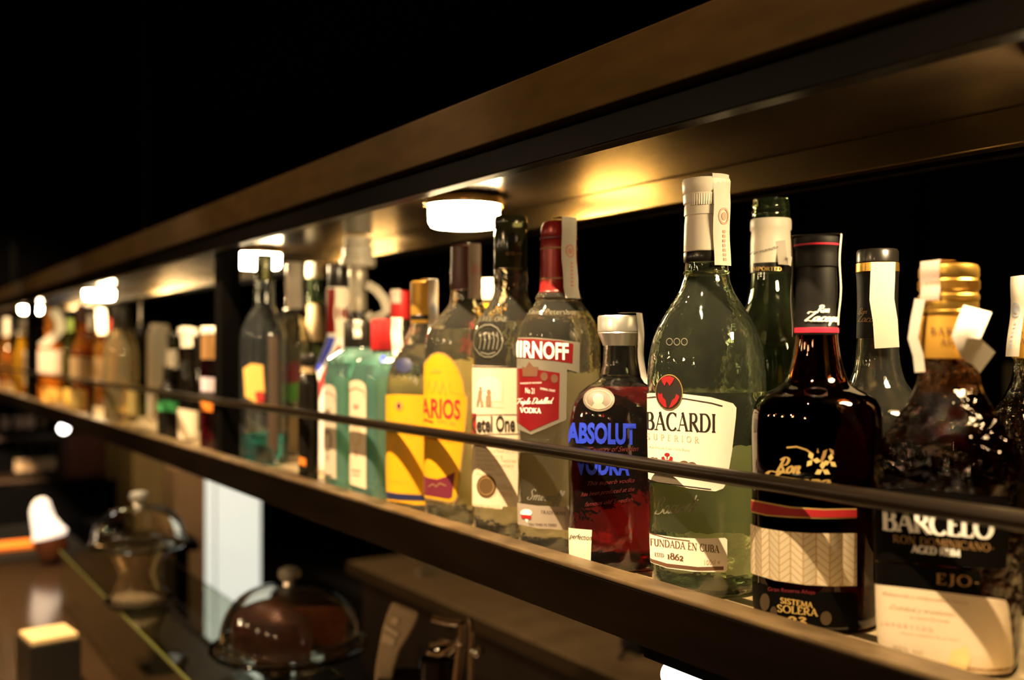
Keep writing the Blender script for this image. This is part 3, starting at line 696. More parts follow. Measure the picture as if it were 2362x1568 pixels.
B_.ribbon(P_seal, [(2122, 690, -.012), (2112, 740, -.012), (2106, 780, -.012), (2118, 820, -.012), (2122, 858, -.012)], 22, r=66*B_.k, label='hanging end of the torn tax seal')
B_.ribbon(P_seal, [(2255, 712, .002), (2242, 742, .008), (2228, 778, .010), (2236, 800, .006), (2258, 816, .0), (2278, 836, -.004)], 58, r=66*B_.k, label='folded loose end of the tax seal')
lb = B_.emit('label', [B_.poly([(2011, 1134), (2060, 1128), (2110, 1127), (2180, 1133), (2240, 1142), (2322, 1146), (2326, 1150), (2320, 1310), (2300, 1312), (2012, 1292)])], mat('black_paper_label', (.0025, .002, .0016), .6, spec=.05), None, 1, label='black label panel')
B_.emit('lettering', [B_.text('BARCELO', (2038, 1222), (2291, 1243), 50, 'serif', thin=.08, thick=.24, gap=.0), B_.text('AGED RUM', (2105, 1273), (2214, 1284), 17, 'serif', thin=.14, thick=.27, gap=.02), B_.text('Ron', (2100, 1170), (2215, 1178), 11, 'script')], I_white, lb, 2)
B_.emit('small_lettering', [B_.text('RON DOMINICANO-', (2062, 1250), (2290, 1272), 18, 'serif', thin=.06, thick=.14, gap=.08)], I_dgold, lb, 2)
mid = B_.emit('middle_label', [B_.poly([(2012, 1296), (2150, 1306), (2262, 1318), (2262, 1374), (2150, 1362), (2014, 1344)])], P_black, None, 1)
B_.emit('lettering', [B_.text('EJO-', (2160, 1346), (2256, 1354), 25, 'serif', thin=.07, thick=.16, gap=.10)], I_dgold, mid, 2)
pl = B_.emit('paper_label', [B_.poly([(2011, 1352), (2016, 1347), (2100, 1356), (2200, 1368), (2300, 1381), (2318, 1384), (2323, 1394), (2320, 1590), (2011, 1590)])], P_cream, None, 1, label='cream paper lower label')
B_.emit('fine_print', [B_.text('Elaborado y embotellado desde', (2036, 1370), (2232, 1394), 8, 'sans', lean=.3), B_.text('Calidad y tradición', (2052, 1402), (2200, 1420), 9, 'sans', lean=.3), B_.text('en Santo Domingo', (2100, 1424), (2190, 1434), 6), B_.text('40% vol', (2060, 1494), (2130, 1508), 10), B_.text('Gran reserva de la casa', (2080, 1460), (2210, 1476), 5)], I_tan, pl, 2)
B_.emit('imported_mark', [B_.text('IMPORTADO', (2034, 1440), (2152, 1456), 9, 'serif', gap=.5)], mat('faded_red_ink', (.70, .33, .24), .6), pl, 2)
B_.emit('stamp', [B_.poly([(2180, 1540), (2196, 1500), (2230, 1488), (2238, 1520), (2222, 1556)], 2)], mat('faded_gold_ink', (.72, .55, .25), .6), pl, 2)

r2 = Bottle('second gold capped dark rum bottle half out of view at the right edge', 2392,
    [(1400, 140, 1), (1100, 145, 1), (1030, 143, .8), (990, 128, .5), (950, 105, .2), (915, 80, 0), (880, 62, 0), (855, 57, 0), (760, 55, 0)],
    G_hammer, X=.672, N=3.4, AY=.86, rot=math.radians(-64.3), level=900, liq=L_rum)
r2.cap('neck_foil', [(826, 58), (824, 59), (735, 57)], K_foil)
r2.cap('cap', [(734, 57), (732, 59), (716, 58), (712, 60), (690, 59), (686, 57), (680, 59), (650, 59), (645, 56), (643, 0)], K_gold)
cap_text(r2, 59, [('A', (2352, 770), (2362, 770), 14, 'serif', {}), ('A', (2356, 794), (2366, 794), 13, 'serif', {})], I_brown)
r2.seal(P_seal, -50, 44, 640, 822, None, 59, (.004, 0), wob=.0012, label='creased blue printed tax seal', em=(715, I_seal))

# ---- small red bottle
a = Bottle('small round shouldered bottle of red liquid with blue lettering and silver cap', 1430,
    [(1310, 117.2), (1200, 118.1), (1050, 119.0), (985, 118.1), (950, 113.5), (925, 105.3), (905, 93.4), (890, 75.1), (880, 56.8), (873, 48.0), (868, 43.0), (864, 46.0), (858, 44.0), (840, 40.0), (810, 38.0), (790, 38.0)],
    glass('thin_clear_glass', (.97, .95, .90), bump=(42, .2), haze=.003), level=893, liq=L_red)
a.cap('cap', [(797, 39), (792, 41), (768, 51), (766, 50), (764, 51.5), (732, 51.5), (728, 49), (727, 0)], K_silver)
a.seal(P_seal, 62, 30, 725, 893, None, 51, (.004, 0), label='white tax strip down the neck')
med = a.emit('medallion', [a.ell(1382, 921, 36, 28)], mat('pewter', (.10, .075, .05), .5), None, 1, dz=.003, label='oval pewter medallion with a profile head')
a.emit('medallion_rim', [a.line([(1382+30*math.cos(k*.5236), 921+22*math.sin(k*.5236)) for k in range(13)], 2)], mat('pale_pewter', (.24, .20, .15), .5), med, 2, dz=.003)
a.emit('profile_head', [a.ell(1381, 920, 12, 13), a.poly([(1366, 938), (1372, 929), (1388, 929), (1398, 938), (1384, 943)], 2)], MATS['pale_pewter'], med, 2, dz=.003)
a.emit('lettering', [a.text('ABSOLUT', (1311, 1019), (1467, 1023), 44, 'sans', bold=.045), a.text('VODKA', (1331, 1092), (1452, 1094), 42, 'sans', bold=.045)], I_blue, None, 1)
a.emit('script_lettering', [a.text('Country of Sweden', (1355, 1043), (1470, 1040), 12, 'sans', lean=.5), a.text('This superb vodka', (1352, 1120), (1462, 1112), 10, 'sans', lean=.5), a.text('has been produced at the', (1340, 1145), (1462, 1132), 10, 'sans', lean=.5), a.text('famous old Swedish', (1348, 1168), (1458, 1156), 10, 'sans', lean=.5)], mat('dark_red_ink', (.10, .012, .012), .5), None, 1)
pp = a.emit('sticker', [a.poly([(1300, 1216), (1330, 1219), (1366, 1222), (1363, 1300), (1300, 1290)])], mat('pale_sticker', (.66, .62, .46), .6), None, 1, label='pale paper sticker')
a.emit('lettering', [a.text('perfection', (1315, 1241), (1364, 1246), 13, 'sans', lean=.45)], I_black, pp, 2)

# ---- clear bottle with red banner and shield
s = Bottle('clear round vodka bottle with red banner label, red shield and dark red cap', 1289,
    [(1260, 94.1), (1100, 95.0), (900, 96.0), (800, 96.0), (780, 94.1), (762, 91.2), (745, 85.5), (730, 77.0), (715, 66.5), (705, 58.9), (697, 54.2), (692, 52.3), (688, 55.1), (682, 53.2), (676, 48.0), (670, 44.0), (655, 42.0)],
    G_clear, level=720, liq=L_clear)
s.cap('cap', [(678, 46), (674, 47), (670, 44.5), (640, 43.5), (575, 42.5), (552, 41.5), (550, 42.5), (524, 41), (514, 36), (511, 26), (510, 0)], K_red)
s.cap('cap_line', [(646, 44.4), (645, 44.6), (643, 44.6), (642, 44.2)], I_dgold, cap0=False, cap1=False)
s.cap('cap_line', [(577, 43.2), (576, 43.4), (574, 43.4), (573, 43)], I_dgold, cap0=False, cap1=False)
s.cap('cap_band', [(554, 42.4), (553, 44.4), (549, 44.4), (548, 42.4)], I_maroon, cap0=False, cap1=False)
s.seal(P_seal, 33, 40, 508, 690, None, 44, (.003, 0), label='white tax strip with a red emblem', em=(583, I_sealr))
pan = s.emit('banner_backing', [s.poly([(1183, 778), (1230, 778), (1290, 783), (1337, 790), (1336, 860), (1308, 852), (1306, 968), (1226, 1002), (1184, 985)])], P_silver, None, 1, label='silver backing of the label')
s.emit('banner', [s.poly([(1183, 782), (1230, 781), (1290, 786), (1322, 793), (1320, 838), (1280, 832), (1230, 827), (1183, 824)])], P_red, pan, 2, label='red banner')
s.emit('shield', [s.poly([(1184, 850), (1220, 849), (1291, 860), (1289, 966), (1223, 994), (1184, 966)])], P_red, pan, 2, label='red shield')
s.emit('lettering', [s.text('SMIRNOFF', (1199, 822), (1311, 829), 37, 'sans', i0=2, bold=.03), s.text('No 21', (1213, 906), (1234, 908), 13), s.text('Triple Distilled', (1192, 932), (1278, 930), 6.5, 'script'), s.text('VODKA', (1202, 951), (1249, 953), 12, 'serif', thin=.12, thick=.22), s.text('PURVEYOR TO THE RUSSIAN', (1202, 886), (1250, 884), 4), s.text('IMPERIAL COURT', (1247, 898), (1281, 904), 5)], I_white, pan, 3)
s.emit('crown_motif', [s.poly([(1208, 868), (1206, 844), (1214, 848), (1222, 834), (1232, 846), (1243, 846), (1240, 868)], 2), s.ell(1256, 868, 8, 10), s.ell(1279, 873, 8, 10)], I_brown, pan, 3)
s.emit('embossed_signature', [s.text('Smirnoff', (1216, 1152), (1304, 1158), 12, 'script')], P_silver, None, 1, label='raised silver signature')
bl = s.emit('base_band', [s.poly([(1184, 1158), (1240, 1166), (1304, 1168), (1350, 1166), (1350, 1218), (1304, 1222), (1240, 1218), (1184, 1206)])], mat('dull_silver_label', (.40, .33, .26), .4, .3), None, 1, label='grey band round the base')
s.emit('lettering', [s.text('TRADITIONS', (1248, 1184), (1304, 1188), 8, 'serif', gap=.15), s.text('TEN TIMES FILTERED', (1220, 1212), (1284, 1214), 6)], I_black, bl, 2)
s.emit('eagle_emblem', [s.ell(1215, 1182, 13, 8), s.poly([(1206, 1186), (1224, 1186), (1217, 1205)], 1)], I_white, bl, 2)
s.emit('emblem_band', [s.poly([(1203, 1186), (1227, 1188), (1225, 1197), (1205, 1195)], 2)], I_red, bl, 3)
s.emit('embossed_lettering', [s.text('Saint Petersburg', (1215, 724), (1340, 726), 13, 'sans')], G_emb, None, 2, dz=.003)

# ---- clear bottle with ivory label
k = Bottle('clear bottle with embossed round crest, ivory label and black screw cap', 1178,
    [(1230, 88.0), (1000, 88.0), (850, 88.0), (800, 87.0), (770, 84.2), (745, 77.5), (722, 65.0), (705, 52.6), (692, 45.0), (680, 40.0), (660, 38.0), (652, 39.5), (636, 39.5), (630, 38.0), (624, 40.0), (618, 39.0)],
    G_clear, level=742, liq=L_clear)
k.cap('cap', [(622, 38), (619, 39), (540, 38.5), (530, 36), (526, 38.5), (505, 38.5), (499, 35), (497, 0)], K_olive)
cap_text(k, 39, [('KETEL ONE', (1168, 592), (1204, 592), 7, 'serif', {})], I_dgold)
kl = k.emit('label', [k.poly([(1080, 842), (1140, 844), (1195, 846), (1240, 846), (1240, 1168), (1160, 1168), (1158, 1174), (1092, 1166), (1090, 1160), (1078, 1158)])], P_cream, None, 1, label='ivory front label')
k.emit('lettering', [k.text('Ketel One', (1085, 996), (1188, 994), 36, 'sans', bold=.03), k.line([(1082, 957), (1130, 956), (1240, 956)], 1.6), k.line([(1082, 1003), (1130, 1001), (1240, 1000)], 1.6), k.line([(1080, 844), (1140, 846), (1240, 847)], 2)], I_black, kl, 3)
k.emit('initial_patch', [k.poly([(1081, 954), (1100, 953), (1099, 1003), (1081, 1003)])], I_red, kl, 2)
k.emit('fine_print', [k.text('Handcrafted in small', (1100, 1042), (1205, 1044), 8), k.text('batches, using', (1100, 1053), (1160, 1055), 8), k.text('traditional recipes of', (1100, 1064), (1205, 1066), 8), k.text('the Nolet Distillery', (1100, 1075), (1185, 1077), 8), k.text('in Holland', (1100, 1084), (1142, 1085), 8), k.text('Founded 1691.', (1100, 1096), (1165, 1098), 8), k.text('700mL', (1148, 1128), (1184, 1130), 11), k.text('70cl e', (1150, 1144), (1182, 1145), 11), k.text('IMPORTED', (1094, 1168), (1154, 1174), 9, 'serif', gap=.12)], I_tan, kl, 2)
k.emit('picture', [k.poly([(1098, 862), (1162, 864), (1162, 940), (1098, 938)])], mat('sepia_picture', (.62, .50, .36), .6), kl, 2)
k.emit('picture_vault', [k.poly([(1101, 892), (1108, 872), (1130, 866), (1152, 874), (1158, 892), (1156, 925), (1101, 925)], 2)], mat('pale_sepia', (.72, .62, .47), .6), kl, 3)
k.emit('picture_figure', [k.ell(1110, 895, 3, 4), k.poly([(1106, 900), (1114, 900), (1113, 915), (1116, 936), (1111, 936), (1109, 920), (1104, 936), (1101, 935)], 1), k.poly([(1122, 912), (1134, 912), (1134, 936), (1122, 936)], 1), k.ell(1129, 905, 5, 8)], mat('sepia_ink', (.25, .16, .09), .6), kl, 4)
k.emit('wax_seal', [k.ell(1123, 1121, 22, 26)], mat('bronze_seal', (.16, .09, .035), .4, .4), kl, 3, label='round bronze seal')
k.emit('wax_seal_ring', [k.line([(1123+17*math.cos(i*.5236), 1121+20*math.sin(i*.5236)) for i in range(13)], 2)], I_dgold, kl, 4)
k.emit('embossed_crest', [k.line([(1127+33*math.cos(i*.4488), 786+38*math.sin(i*.4488)) for i in range(15)], 3)] + [k.line([(x, 766), (x+3, 784), (x-1, 806)], 3) for x in (1108, 1118, 1128, 1138, 1147)] + [k.line([(1106, 774), (1127, 768), (1149, 775)], 2), k.line([(1110, 812), (1127, 817), (1144, 812)], 3)] + [k.text('KETEL ONE', (1094, 740), (1170, 742), 11, 'serif')], G_emb, None, 3, dz=.003, label='embossed round crest')

# ---- yellow arched label
l = Bottle('clear gin bottle with arched yellow label and brown cap', 1075,
    [(1210, 95.1), (1000, 96.0), (850, 96.0), (800, 95.1), (775, 91.3), (755, 84.7), (738, 71.5), (722, 54.6), (710, 45.0), (700, 38.0), (680, 36.0), (660, 35.0)],
    G_clear, level=760, liq=L_clear)
l.cap('cap', [(668, 36), (664, 36.5), (612, 35.5), (610, 35), (570, 35), (568, 0)], K_brown)
l.seal(P_sealp, 34, 34, 566, 690, 630, 36, (.0, .004), label='pinkish tax strip over the cap', em=(625, I_sealr))
ly = l.emit('label', [l.poly([(962, 900), (966, 862), (978, 836), (995, 817), (1010, 811), (1026, 814), (1042, 826), (1058, 848), (1069, 876), (1074, 908), (1080, 916), (1079, 945), (1070, 1030), (1056, 1146), (1050, 1158), (1038, 1161), (964, 1146)])], I_dgold, None, 1, label='arched yellow label')
l.emit('label_field', [l.poly([(962, 902), (969, 864), (981, 839), (997, 820), (1010, 815), (1025, 818), (1040, 829), (1055, 850), (1066, 877), (1071, 910), (1077, 918), (1076, 945), (1067, 1030), (1053, 1144), (1048, 1154), (1038, 1157), (964, 1142)])], P_yellow, ly, 2)
l.emit('maroon_field', [l.poly([(962, 1080), (975, 1094), (990, 1102), (1010, 1105), (1030, 1099), (1050, 1088), (1043, 1146), (1036, 1150), (962, 1138)])], I_maroon, ly, 3)
l.emit('lettering', [l.text('LARIOS', (974, 961), (1062, 966), 44, 'sans', i0=1, bold=.02), l.line([(968, 970), (984, 968), (1000, 974)], 4)], I_red, ly, 3)
l.emit('small_lettering', [l.text('ESTD 1866', (1010, 975), (1052, 980), 8), l.text('LONDON DRY GIN', (966, 1014), (1046, 1020), 13, 'sans', bold=.02)], I_orange, ly, 3)
l.emit('crest', [l.poly([(994, 860), (996, 850), (1001, 855), (1006, 845), (1011, 855), (1017, 850), (1018, 860)], 1), l.line([(985, 905), (990, 875), (996, 905)], 4), l.line([(1000, 905), (1006, 875), (1012, 905)], 4), l.line([(1016, 908), (1022, 878), (1028, 910)], 4), l.line([(1036, 880), (1038, 902), (1072, 912)], 1.6)], mat('ochre_ink', (.42, .26, .02), .5), ly, 3)
l.emit('signature', [l.line([(990, 1122), (1000, 1116), (1008, 1122), (1016, 1114), (1030, 1120)], 2)], I_dgold, ly, 4)

# ---- yellow square label, gold cap
g = Bottle('clear gin bottle with square yellow label, navy dot and gold cap', 979,
    [(1165, 87.1), (1000, 88.0), (900, 88.0), (870, 85.2), (840, 76.0), (815, 61.1), (795, 48.2), (778, 42.0), (762, 35.0), (745, 31.0)],
    G_clear, level=795, liq=L_clear)
g.cap('cap', [(746, 31), (744, 32), (690, 31.5), (652, 31.5), (649, 28), (648, 0)], K_foil)
g.cap('cap_band', [(738, 32.2), (737, 33), (728, 33), (727, 32.2)], K_black, cap0=False, cap1=False)
g.seal(P_seal, 40, 28, 647, 762, None, 32, label='white tax strip with a blue emblem', em=(712, I_seal))
g.emit('navy_dot', [g.ell(932, 842, 19, 17)], I_navy, None, 1, dz=.003, label='navy oval sticker')
gl = g.emit('label', [g.poly([(870, 912), (920, 909), (990, 912), (1040, 914), (1040, 1165), (960, 1164), (870, 1150)])], P_yellow, None, 1, label='yellow label')
g.emit('base_stripe', [g.poly([(870, 1130), (920, 1138), (1000, 1143), (1000, 1156), (920, 1153), (870, 1146)])], I_navy, gl, 2)
g.emit('lettering', [g.text('SPECIAL DRY', (885, 1006), (955, 1010), 16, 'serif'), g.text('G', (908, 1040), (930, 1042), 14, 'script'), g.text('LONDON', (888, 974), (958, 978), 13, 'serif'), g.line([(890, 1108), (940, 1112)], 2)], mat('dark_ochre_ink', (.52, .31, .02), .5), gl, 2)
g.emit('crest', [g.ell(921, 936, 10, 12)], I_orange, gl, 2)
g.emit('crest_boar', [g.ell(921, 936, 4, 7)], I_navy, gl, 3)

b.back(1030, 1240, PB, .8); s.back(860, 1190, PB, .9); k.back(850, 1170, PB, 1.0); l.back(830, 1170, PBy, 1.3); g.back(880, 1150, PBy, 1.35)
# ------------------------------------------------------------------ bottles farther along the shelf
def proj(p):
    p = Vector(p) - CAMP; dp = p.dot(FWD); return 1181+F*p.dot(RGT)/dp, HOR-F*p.z/dp
def mid(label, uc, X, cap, neck, sh0, sh1, hw, gm, labels=(), level=None, liq=None, hollow=True, N=2, AY=1, rot=0, seg=40, curve=.55, **k):
    # cap = (v top, v bottom, half width, material)
    vt, vb, ch, cm = cap; m = sh0 + (sh1-sh0)*.45; kk = 1 if N > 2 else 0
    prof = [(1700, hw, kk), (sh1+30, hw, kk), (sh1, hw*.985, kk), (m, neck+(hw-neck)*curve, kk*.5), (sh0, neck+.5, 0), (vb-1, neck, 0)]
    bt = Bottle(label, uc, prof, gm, X=X, N=N, AY=AY, rot=rot, hollow=hollow, level=level, liq=liq, seg=seg, **k)
    if cm: bt.cap('cap', [(vb+.5, ch*.98), (vb-.5, ch), (vt+(vb-vt)*.12, ch), (vt+.6, ch*.94), (vt, ch*.5), (vt-.01, 0)], cm, 32)
    for pts, lm, nm in labels: bt.emit(nm, [bt.poly(pts, 3)], lm, None, 1, dz=.008)
    return bt
# two square teal gin bottles with printed fronts
def square_gin(label, uc, cap, sh, capm, hw):
    vt, vb, ch = cap
    q = Bottle(label, uc, [(1700, hw, 1), (1000, hw, 1), (sh+62, hw, 1), (sh+40, hw-5, .9), (sh+22, 60, .6), (sh+8, 44, .3), (sh, 33, 0), (vb-2, 31, 0)],
               G_teal, X=None, N=7, AY=1, rot=0, level=sh+30, liq=glass('teal_tinted_spirit', (.74, .95, .90), 0, 1.36), front=.489, seg=96, wall=.003)
    q.cap('cap', [(vb+1, ch*.98), (vb-1, ch), (vt+6, ch), (vt+1, ch*.95), (vt, ch*.6), (vt-.01, 0)], capm, 40)
    q.back(sh+70, 1120, PB, 1.2); return q
Q1 = square_gin('square teal gin bottle with arched cream front label and red cap', 891, (736, 806, 36), 812, K_redm, 69)
Q2 = square_gin('square teal gin bottle with arched grey front label and black cap', 824, (741, 803, 31), 806, K_black, 63)
print('Q1', [tuple(round(x) for x in proj((Q1.X+sx*Q1.rmax, Q1.P.y+sy*Q1.rmax, CAMZ))) for sx, sy in ((-1, 1), (-1, -1), (1, -1))], 'Q2', [tuple(round(x) for x in proj((Q2.X+sx*Q2.rmax, Q2.P.y+sy*Q2.rmax, CAMZ))) for sx, sy in ((-1, 1), (-1, -1), (1, -1))])
def arch(q, x0, x1, v0, v1, lm, inner, ink, medal):
    mx = (x0+x1)/2; w2 = (x1-x0)/2
    a = q.emit('label', [q.poly([(x0, v1-14)] + [(x0, v0+24)] + [(mx-w2*math.cos(i*PI/8), v0+20-20*math.sin(i*PI/8)) for i in range(1, 8)] + [(x1, v0+26), (x1, v1)], 3)], lm, None, 1, label='arched front label')
    q.emit('label_arch', [q.line([(x0+3, v0+40), (x0+4, v0+26), (mx, v0+18), (x1-4, v0+28), (x1-3, v0+42)], 3)], ink, a, 2)
    q.emit('medallion', [q.ell(mx, v0+130, w2*.52, 26)], medal, a, 2)
    q.emit('medallion_centre', [q.ell(mx, v0+130, w2*.3, 17)], lm, a, 3)
    q.emit('crown', [q.poly([(mx-5, v0+66), (mx-6, v0+54), (mx, v0+60), (mx+6, v0+55), (mx+5, v0+67)], 1), q.line([(mx, v0+160), (mx, v0+176)], 8)], ink, a, 2)
    q.emit('lettering', [q.line([(mx-10, v0+208), (mx+10, v0+211)], 4), q.line([(mx-8, v0+218), (mx+8, v0+221)], 3)], ink, a, 2)
arch(Q1, 799, 845, 876, 1128, P_cream, None, mat('pink_brown_ink', (.45, .16, .10), .5), mat('sand_ink', (.62, .45, .26), .5))
arch(Q2, 737, 776, 886, 1105, P_grey, None, mat('grey_brown_ink', (.16, .12, .08), .5), mat('umber_ink', (.20, .15, .10), .5))
Q2.seal(P_seal, 0, 18, 740, 780, None, 31, label='small white seal on the black cap')
Q1.seal(P_seal, 46, 36, 735, 830, None, 36, (.001, 0), label='white tax strip down the red cap')
Q1.emit('navy_emblem', [Q1.ell(884, 828, 7, 9)], I_blue, None, 1, dz=.003)

# striped bottle behind the teal ones
W_coat = mat('white_lacquer', (.82, .78, .74), .3)
uj = mid('white lacquered bottle with sweeping red and blue stripes and black cap', 778, .578, (610, 664, 21, K_black), 23, 770, 925, 64, W_coat,
    [([(745, 775), (775, 778), (765, 805), (748, 838), (735, 858), (728, 846), (738, 815)], I_blue, 'blue_stripe'),
     ([(781, 795), (789, 800), (768, 842), (748, 885), (735, 925), (724, 985), (714, 1020), (712, 980), (722, 915), (745, 855)], I_red, 'red_stripe'),
     ([(712, 1050), (722, 1060), (736, 1120), (712, 1120)], I_red, 'red_stripe'), ([(722, 1010), (736, 1005), (736, 1040), (728, 1040)], I_navy, 'blue_stripe')], hollow=False)
uj.cap('neck_wrap', [(768, 25), (766, 26), (668, 24.5), (665, 22)], K_red, 40, cap0=False, cap1=False)
uj.seal(P_white, 38, 40, 666, 778, None, 25, label='broad white strip down the red neck')
# pale frosted bottle with a tiered stopper and a curled paper
fb = mid('frosted bottle with tall pale neck and wide tiered stopper in the back row', 826, .655, (612, 618, 21, None), 20, 745, 850, 52, G_frost)
fb.cap('neck_sleeve', [(742, 21), (738, 22), (652, 19), (640, 21), (632, 22), (622, 20), (616, 15)], mat('pale_satin_metal', (.80, .72, .56), .35, .6), 40)
fb.cap('neck_ring', [(740, 23), (736, 24), (722, 24), (718, 22)], K_black, 40)
fb.cap('stopper', [(615, 38), (612, 41), (598, 41), (595, 34), (592, 35), (570, 35), (566, 28), (563, 33), (548, 33), (546, 25), (546, 0)], K_white, 40)
fb.ribbon(P_white, [(846, 655, .0), (868, 668, .004), (886, 690, .008), (893, 715, .008), (880, 728, .004), (856, 735, .0), (848, 722, .002)], 20, r=.02, label='curled white paper strip')
mid('bottle with red capsule and white seal in the back row', 922, .640, (671, 735, 23, K_redm), 20, 760, 840, 55, G_clear).seal(P_seal, -25, 22, 670, 700, None, 23)
wb = mid('clear bottle with white capsule and red label in the back row', 1130, .645, (642, 690, 19, K_white), 18, 720, 790, 66, G_clear,
    [([(1066, 742), (1100, 742), (1100, 822), (1092, 800), (1066, 828)], P_red, 'label'), ([(1110, 700), (1150, 700), (1150, 716), (1110, 716)], P_yellow, 'neck_tag')], level=800, liq=L_clear)
# group right of the post
p1 = mid('tall clear bottle with teal liquid and colourful label beside the black shelf post', 610, None, (586, 648, 20, K_olive), 23, 700, 775, 57, glass('bluish_glass', (.86, .92, .95)),
    [([(562, 850), (580, 838), (606, 842), (610, 905), (590, 928), (566, 915)], mat('ochre_picture', (.72, .42, .10), .5), 'label'), ([(588, 905), (608, 900), (610, 925), (592, 932)], I_red, 'label_patch'),
     ([(618, 775), (642, 775), (642, 1040), (618, 1030)], mat('dark_bronze_strip', (.05, .028, .016), .5), 'side_strip')], level=1000, liq=glass('teal_liquid', (.05, .55, .60), 0, 1.36))
p2 = mid('clear bottle with long white seal over its neck and red green label', 678, .600, (608, 640, 19, K_white), 20, 722, 800, 44, G_clear,
    [([(660, 842), (690, 832), (692, 880), (662, 888)], mat('wine_patch', (.20, .02, .03), .5), 'label'), ([(660, 886), (692, 880), (692, 925), (664, 928)], I_green, 'label_patch'), ([(660, 960), (692, 965), (690, 1042), (664, 1036)], mat('tan_label', (.40, .27, .13), .6), 'lower_label')])
p2.seal(P_seal, 3, 36, 607, 712, None, 20, (.002, 0), label='long white tax seal over the neck')
p2.cap('neck_ring', [(728, 23), (724, 25), (714, 25), (712, 22)], K_black, 32)
p3 = mid('small black bottle with tan label in front of the striped bottle', 712, None, (816, 842, 19, K_black), 16, 850, 890, 24, mat('black_bottle_glass', (.012, .010, .008), .12), [([(690, 842), (724, 846), (724, 862), (690, 858)], mat('tan_label', (.40, .27, .13), .6), 'neck_label'), ([(690, 1052), (706, 1058), (706, 1076), (690, 1070)], I_orange, 'sticker')], hollow=False)
p4 = mid('bottle with tall beige capsule behind the small black bottle', 727, .680, (606, 640, 21, K_white), 17, 790, 850, 40, G_dkgreen)
p4.cap('capsule', [(786, 20), (782, 22), (735, 20), (730, 18), (704, 18), (700, 16)], mat('beige_capsule', (.66, .50, .30), .45), 32, cap0=False, cap1=False)
# group left of the post
mid('bottle with brown neck, lilac shoulder and plum body just left of the post', 480, .500, (753, 770, 17, K_white), 15, 832, 880, 19, glass('plum_glass', (.28, .06, .10)),
    [([(462, 772), (498, 772), (498, 828), (462, 828)], mat('brown_wrap', (.26, .13, .04), .5), 'neck_wrap'), ([(464, 870), (498, 872), (498, 905), (464, 902)], mat('lilac_wrap', (.62, .52, .60), .4), 'shoulder_wrap'), ([(464, 925), (490, 928), (490, 950), (464, 946)], I_orange, 'label')])
mid('slim bottle with black stopper left of the plum bottle', 456, .600, (776, 842, 10, K_black), 8, 850, 890, 18, mat('black_bottle_glass', (.012, .010, .008), .12), hollow=False)
b3 = mid('dark bottle with white seal across its top and beige label', 433, .520, (756, 774, 23, K_white), 14, 830, 880, 23, glass('smoky_glass', (.25, .20, .14)),
    [([(408, 940), (458, 950), (456, 1022), (412, 1010)], P_grey, 'label')])
b3.seal(P_white, -10, 26, 755, 800, None, 20, label='white seal across the top')
mid('clear bottle with narrow white label behind the green banded bottle', 398, .585, (766, 800, 13, K_olive), 11, 812, 850, 19, glass('smoky_glass', (.25, .20, .14)), [([(385, 806), (410, 806), (408, 850), (386, 850)], P_white, 'label')])
mid('black bottle with bright green band', 388, .500, (846, 876, 12, K_black), 11, 880, 912, 25, mat('black_bottle_glass', (.012, .010, .008), .12), [([(364, 922), (414, 928), (414, 952), (364, 946)], mat('bright_green_band', (.06, .42, .14), .45), 'band')], hollow=False)
mid('pale frosted square bottle behind the pour spout bottle', 368, .625, (747, 756, 22, K_white), 22, 756, 775, 26, G_frost, N=6, seg=48, hollow=False)
sp = mid('dark olive bottle with thin metal pour spout', 324, .605, (752, 778, 9, K_black), 9, 790, 850, 27, glass('olive_dark_glass', (.22, .26, .06)), [([(304, 870), (346, 876), (346, 905), (304, 898)], P_black, 'label')])
sp.cap('pour_spout', [(752, 4), (748, 5), (744, 3), (700, 3), (692, 5), (690, 4)], K_silver, 16)
mid('large clear jar bottle with dark lid and yellowish liquid', 279, None, (704, 762, 23, mat('dark_olive_lid', (.03, .024, .012), .4)), 26, 766, 815, 40, glass('pale_gold_glass', (.92, .80, .48), haze=.07), [([(296, 900), (318, 905), (318, 960), (296, 955)], mat('pale_yellow_label', (.62, .50, .20), .6), 'label')], level=880, liq=glass('yellowish_spirit', (.85, .75, .40), 0, 1.36))
mid('brown bottle with flared white seal right of the tan label bottle', 232, .605, (714, 745, 12, K_gold), 11, 785, 835, 25, G_amber, [([(208, 822), (240, 826), (240, 890), (208, 886)], mat('brown_label', (.22, .13, .05), .6), 'label')], level=830, liq=L_amber).seal(P_white, 10, 20, 713, 770, None, 12, (.012, 0))
mid('dark amber bottle with broad tan label', 189, None, (702, 745, 13, K_brown), 12, 780, 815, 28, G_amber, [([(160, 822), (216, 826), (216, 886), (160, 880)], mat('tan_label', (.40, .27, .13), .6), 'label'), ([(148, 893), (200, 900), (200, 945), (148, 938)], mat('dull_gold_label', (.38, .26, .07), .6), 'lower_label')], level=800, liq=L_amber)
mid('green bottle with straw coloured base label', 160, .530, (735, 765, 9, mat('green_cap', (.10, .14, .02), .5)), 9, 780, 812, 16, glass('moss_glass', (.30, .32, .06)), [([(148, 895), (166, 898), (166, 942), (148, 938)], mat('straw_label', (.62, .40, .08), .6), 'label')])
ob = mid('orange bottle with pinkish white label and large loose white seal', 117, None, (712, 760, 14, mat('orange_cap', (.80, .28, .03), .4)), 12, 775, 805, 29, glass('orange_glass', (.90, .26, .02), haze=.35), [([(88, 806), (146, 808), (146, 862), (88, 862)], mat('pinkish_label', (.82, .62, .48), .6), 'label'), ([(98, 892), (142, 898), (140, 930), (98, 924)], mat('golden_label', (.80, .48, .10), .6), 'lower_label')], level=800, liq=L_amber)
ob.ribbon(P_white, [(122, 714, 0), (136, 735, .01), (140, 758, .012), (128, 772, .006), (105, 792, .006), (94, 800, .002)], 20, r=.03, label='large loose white seal')
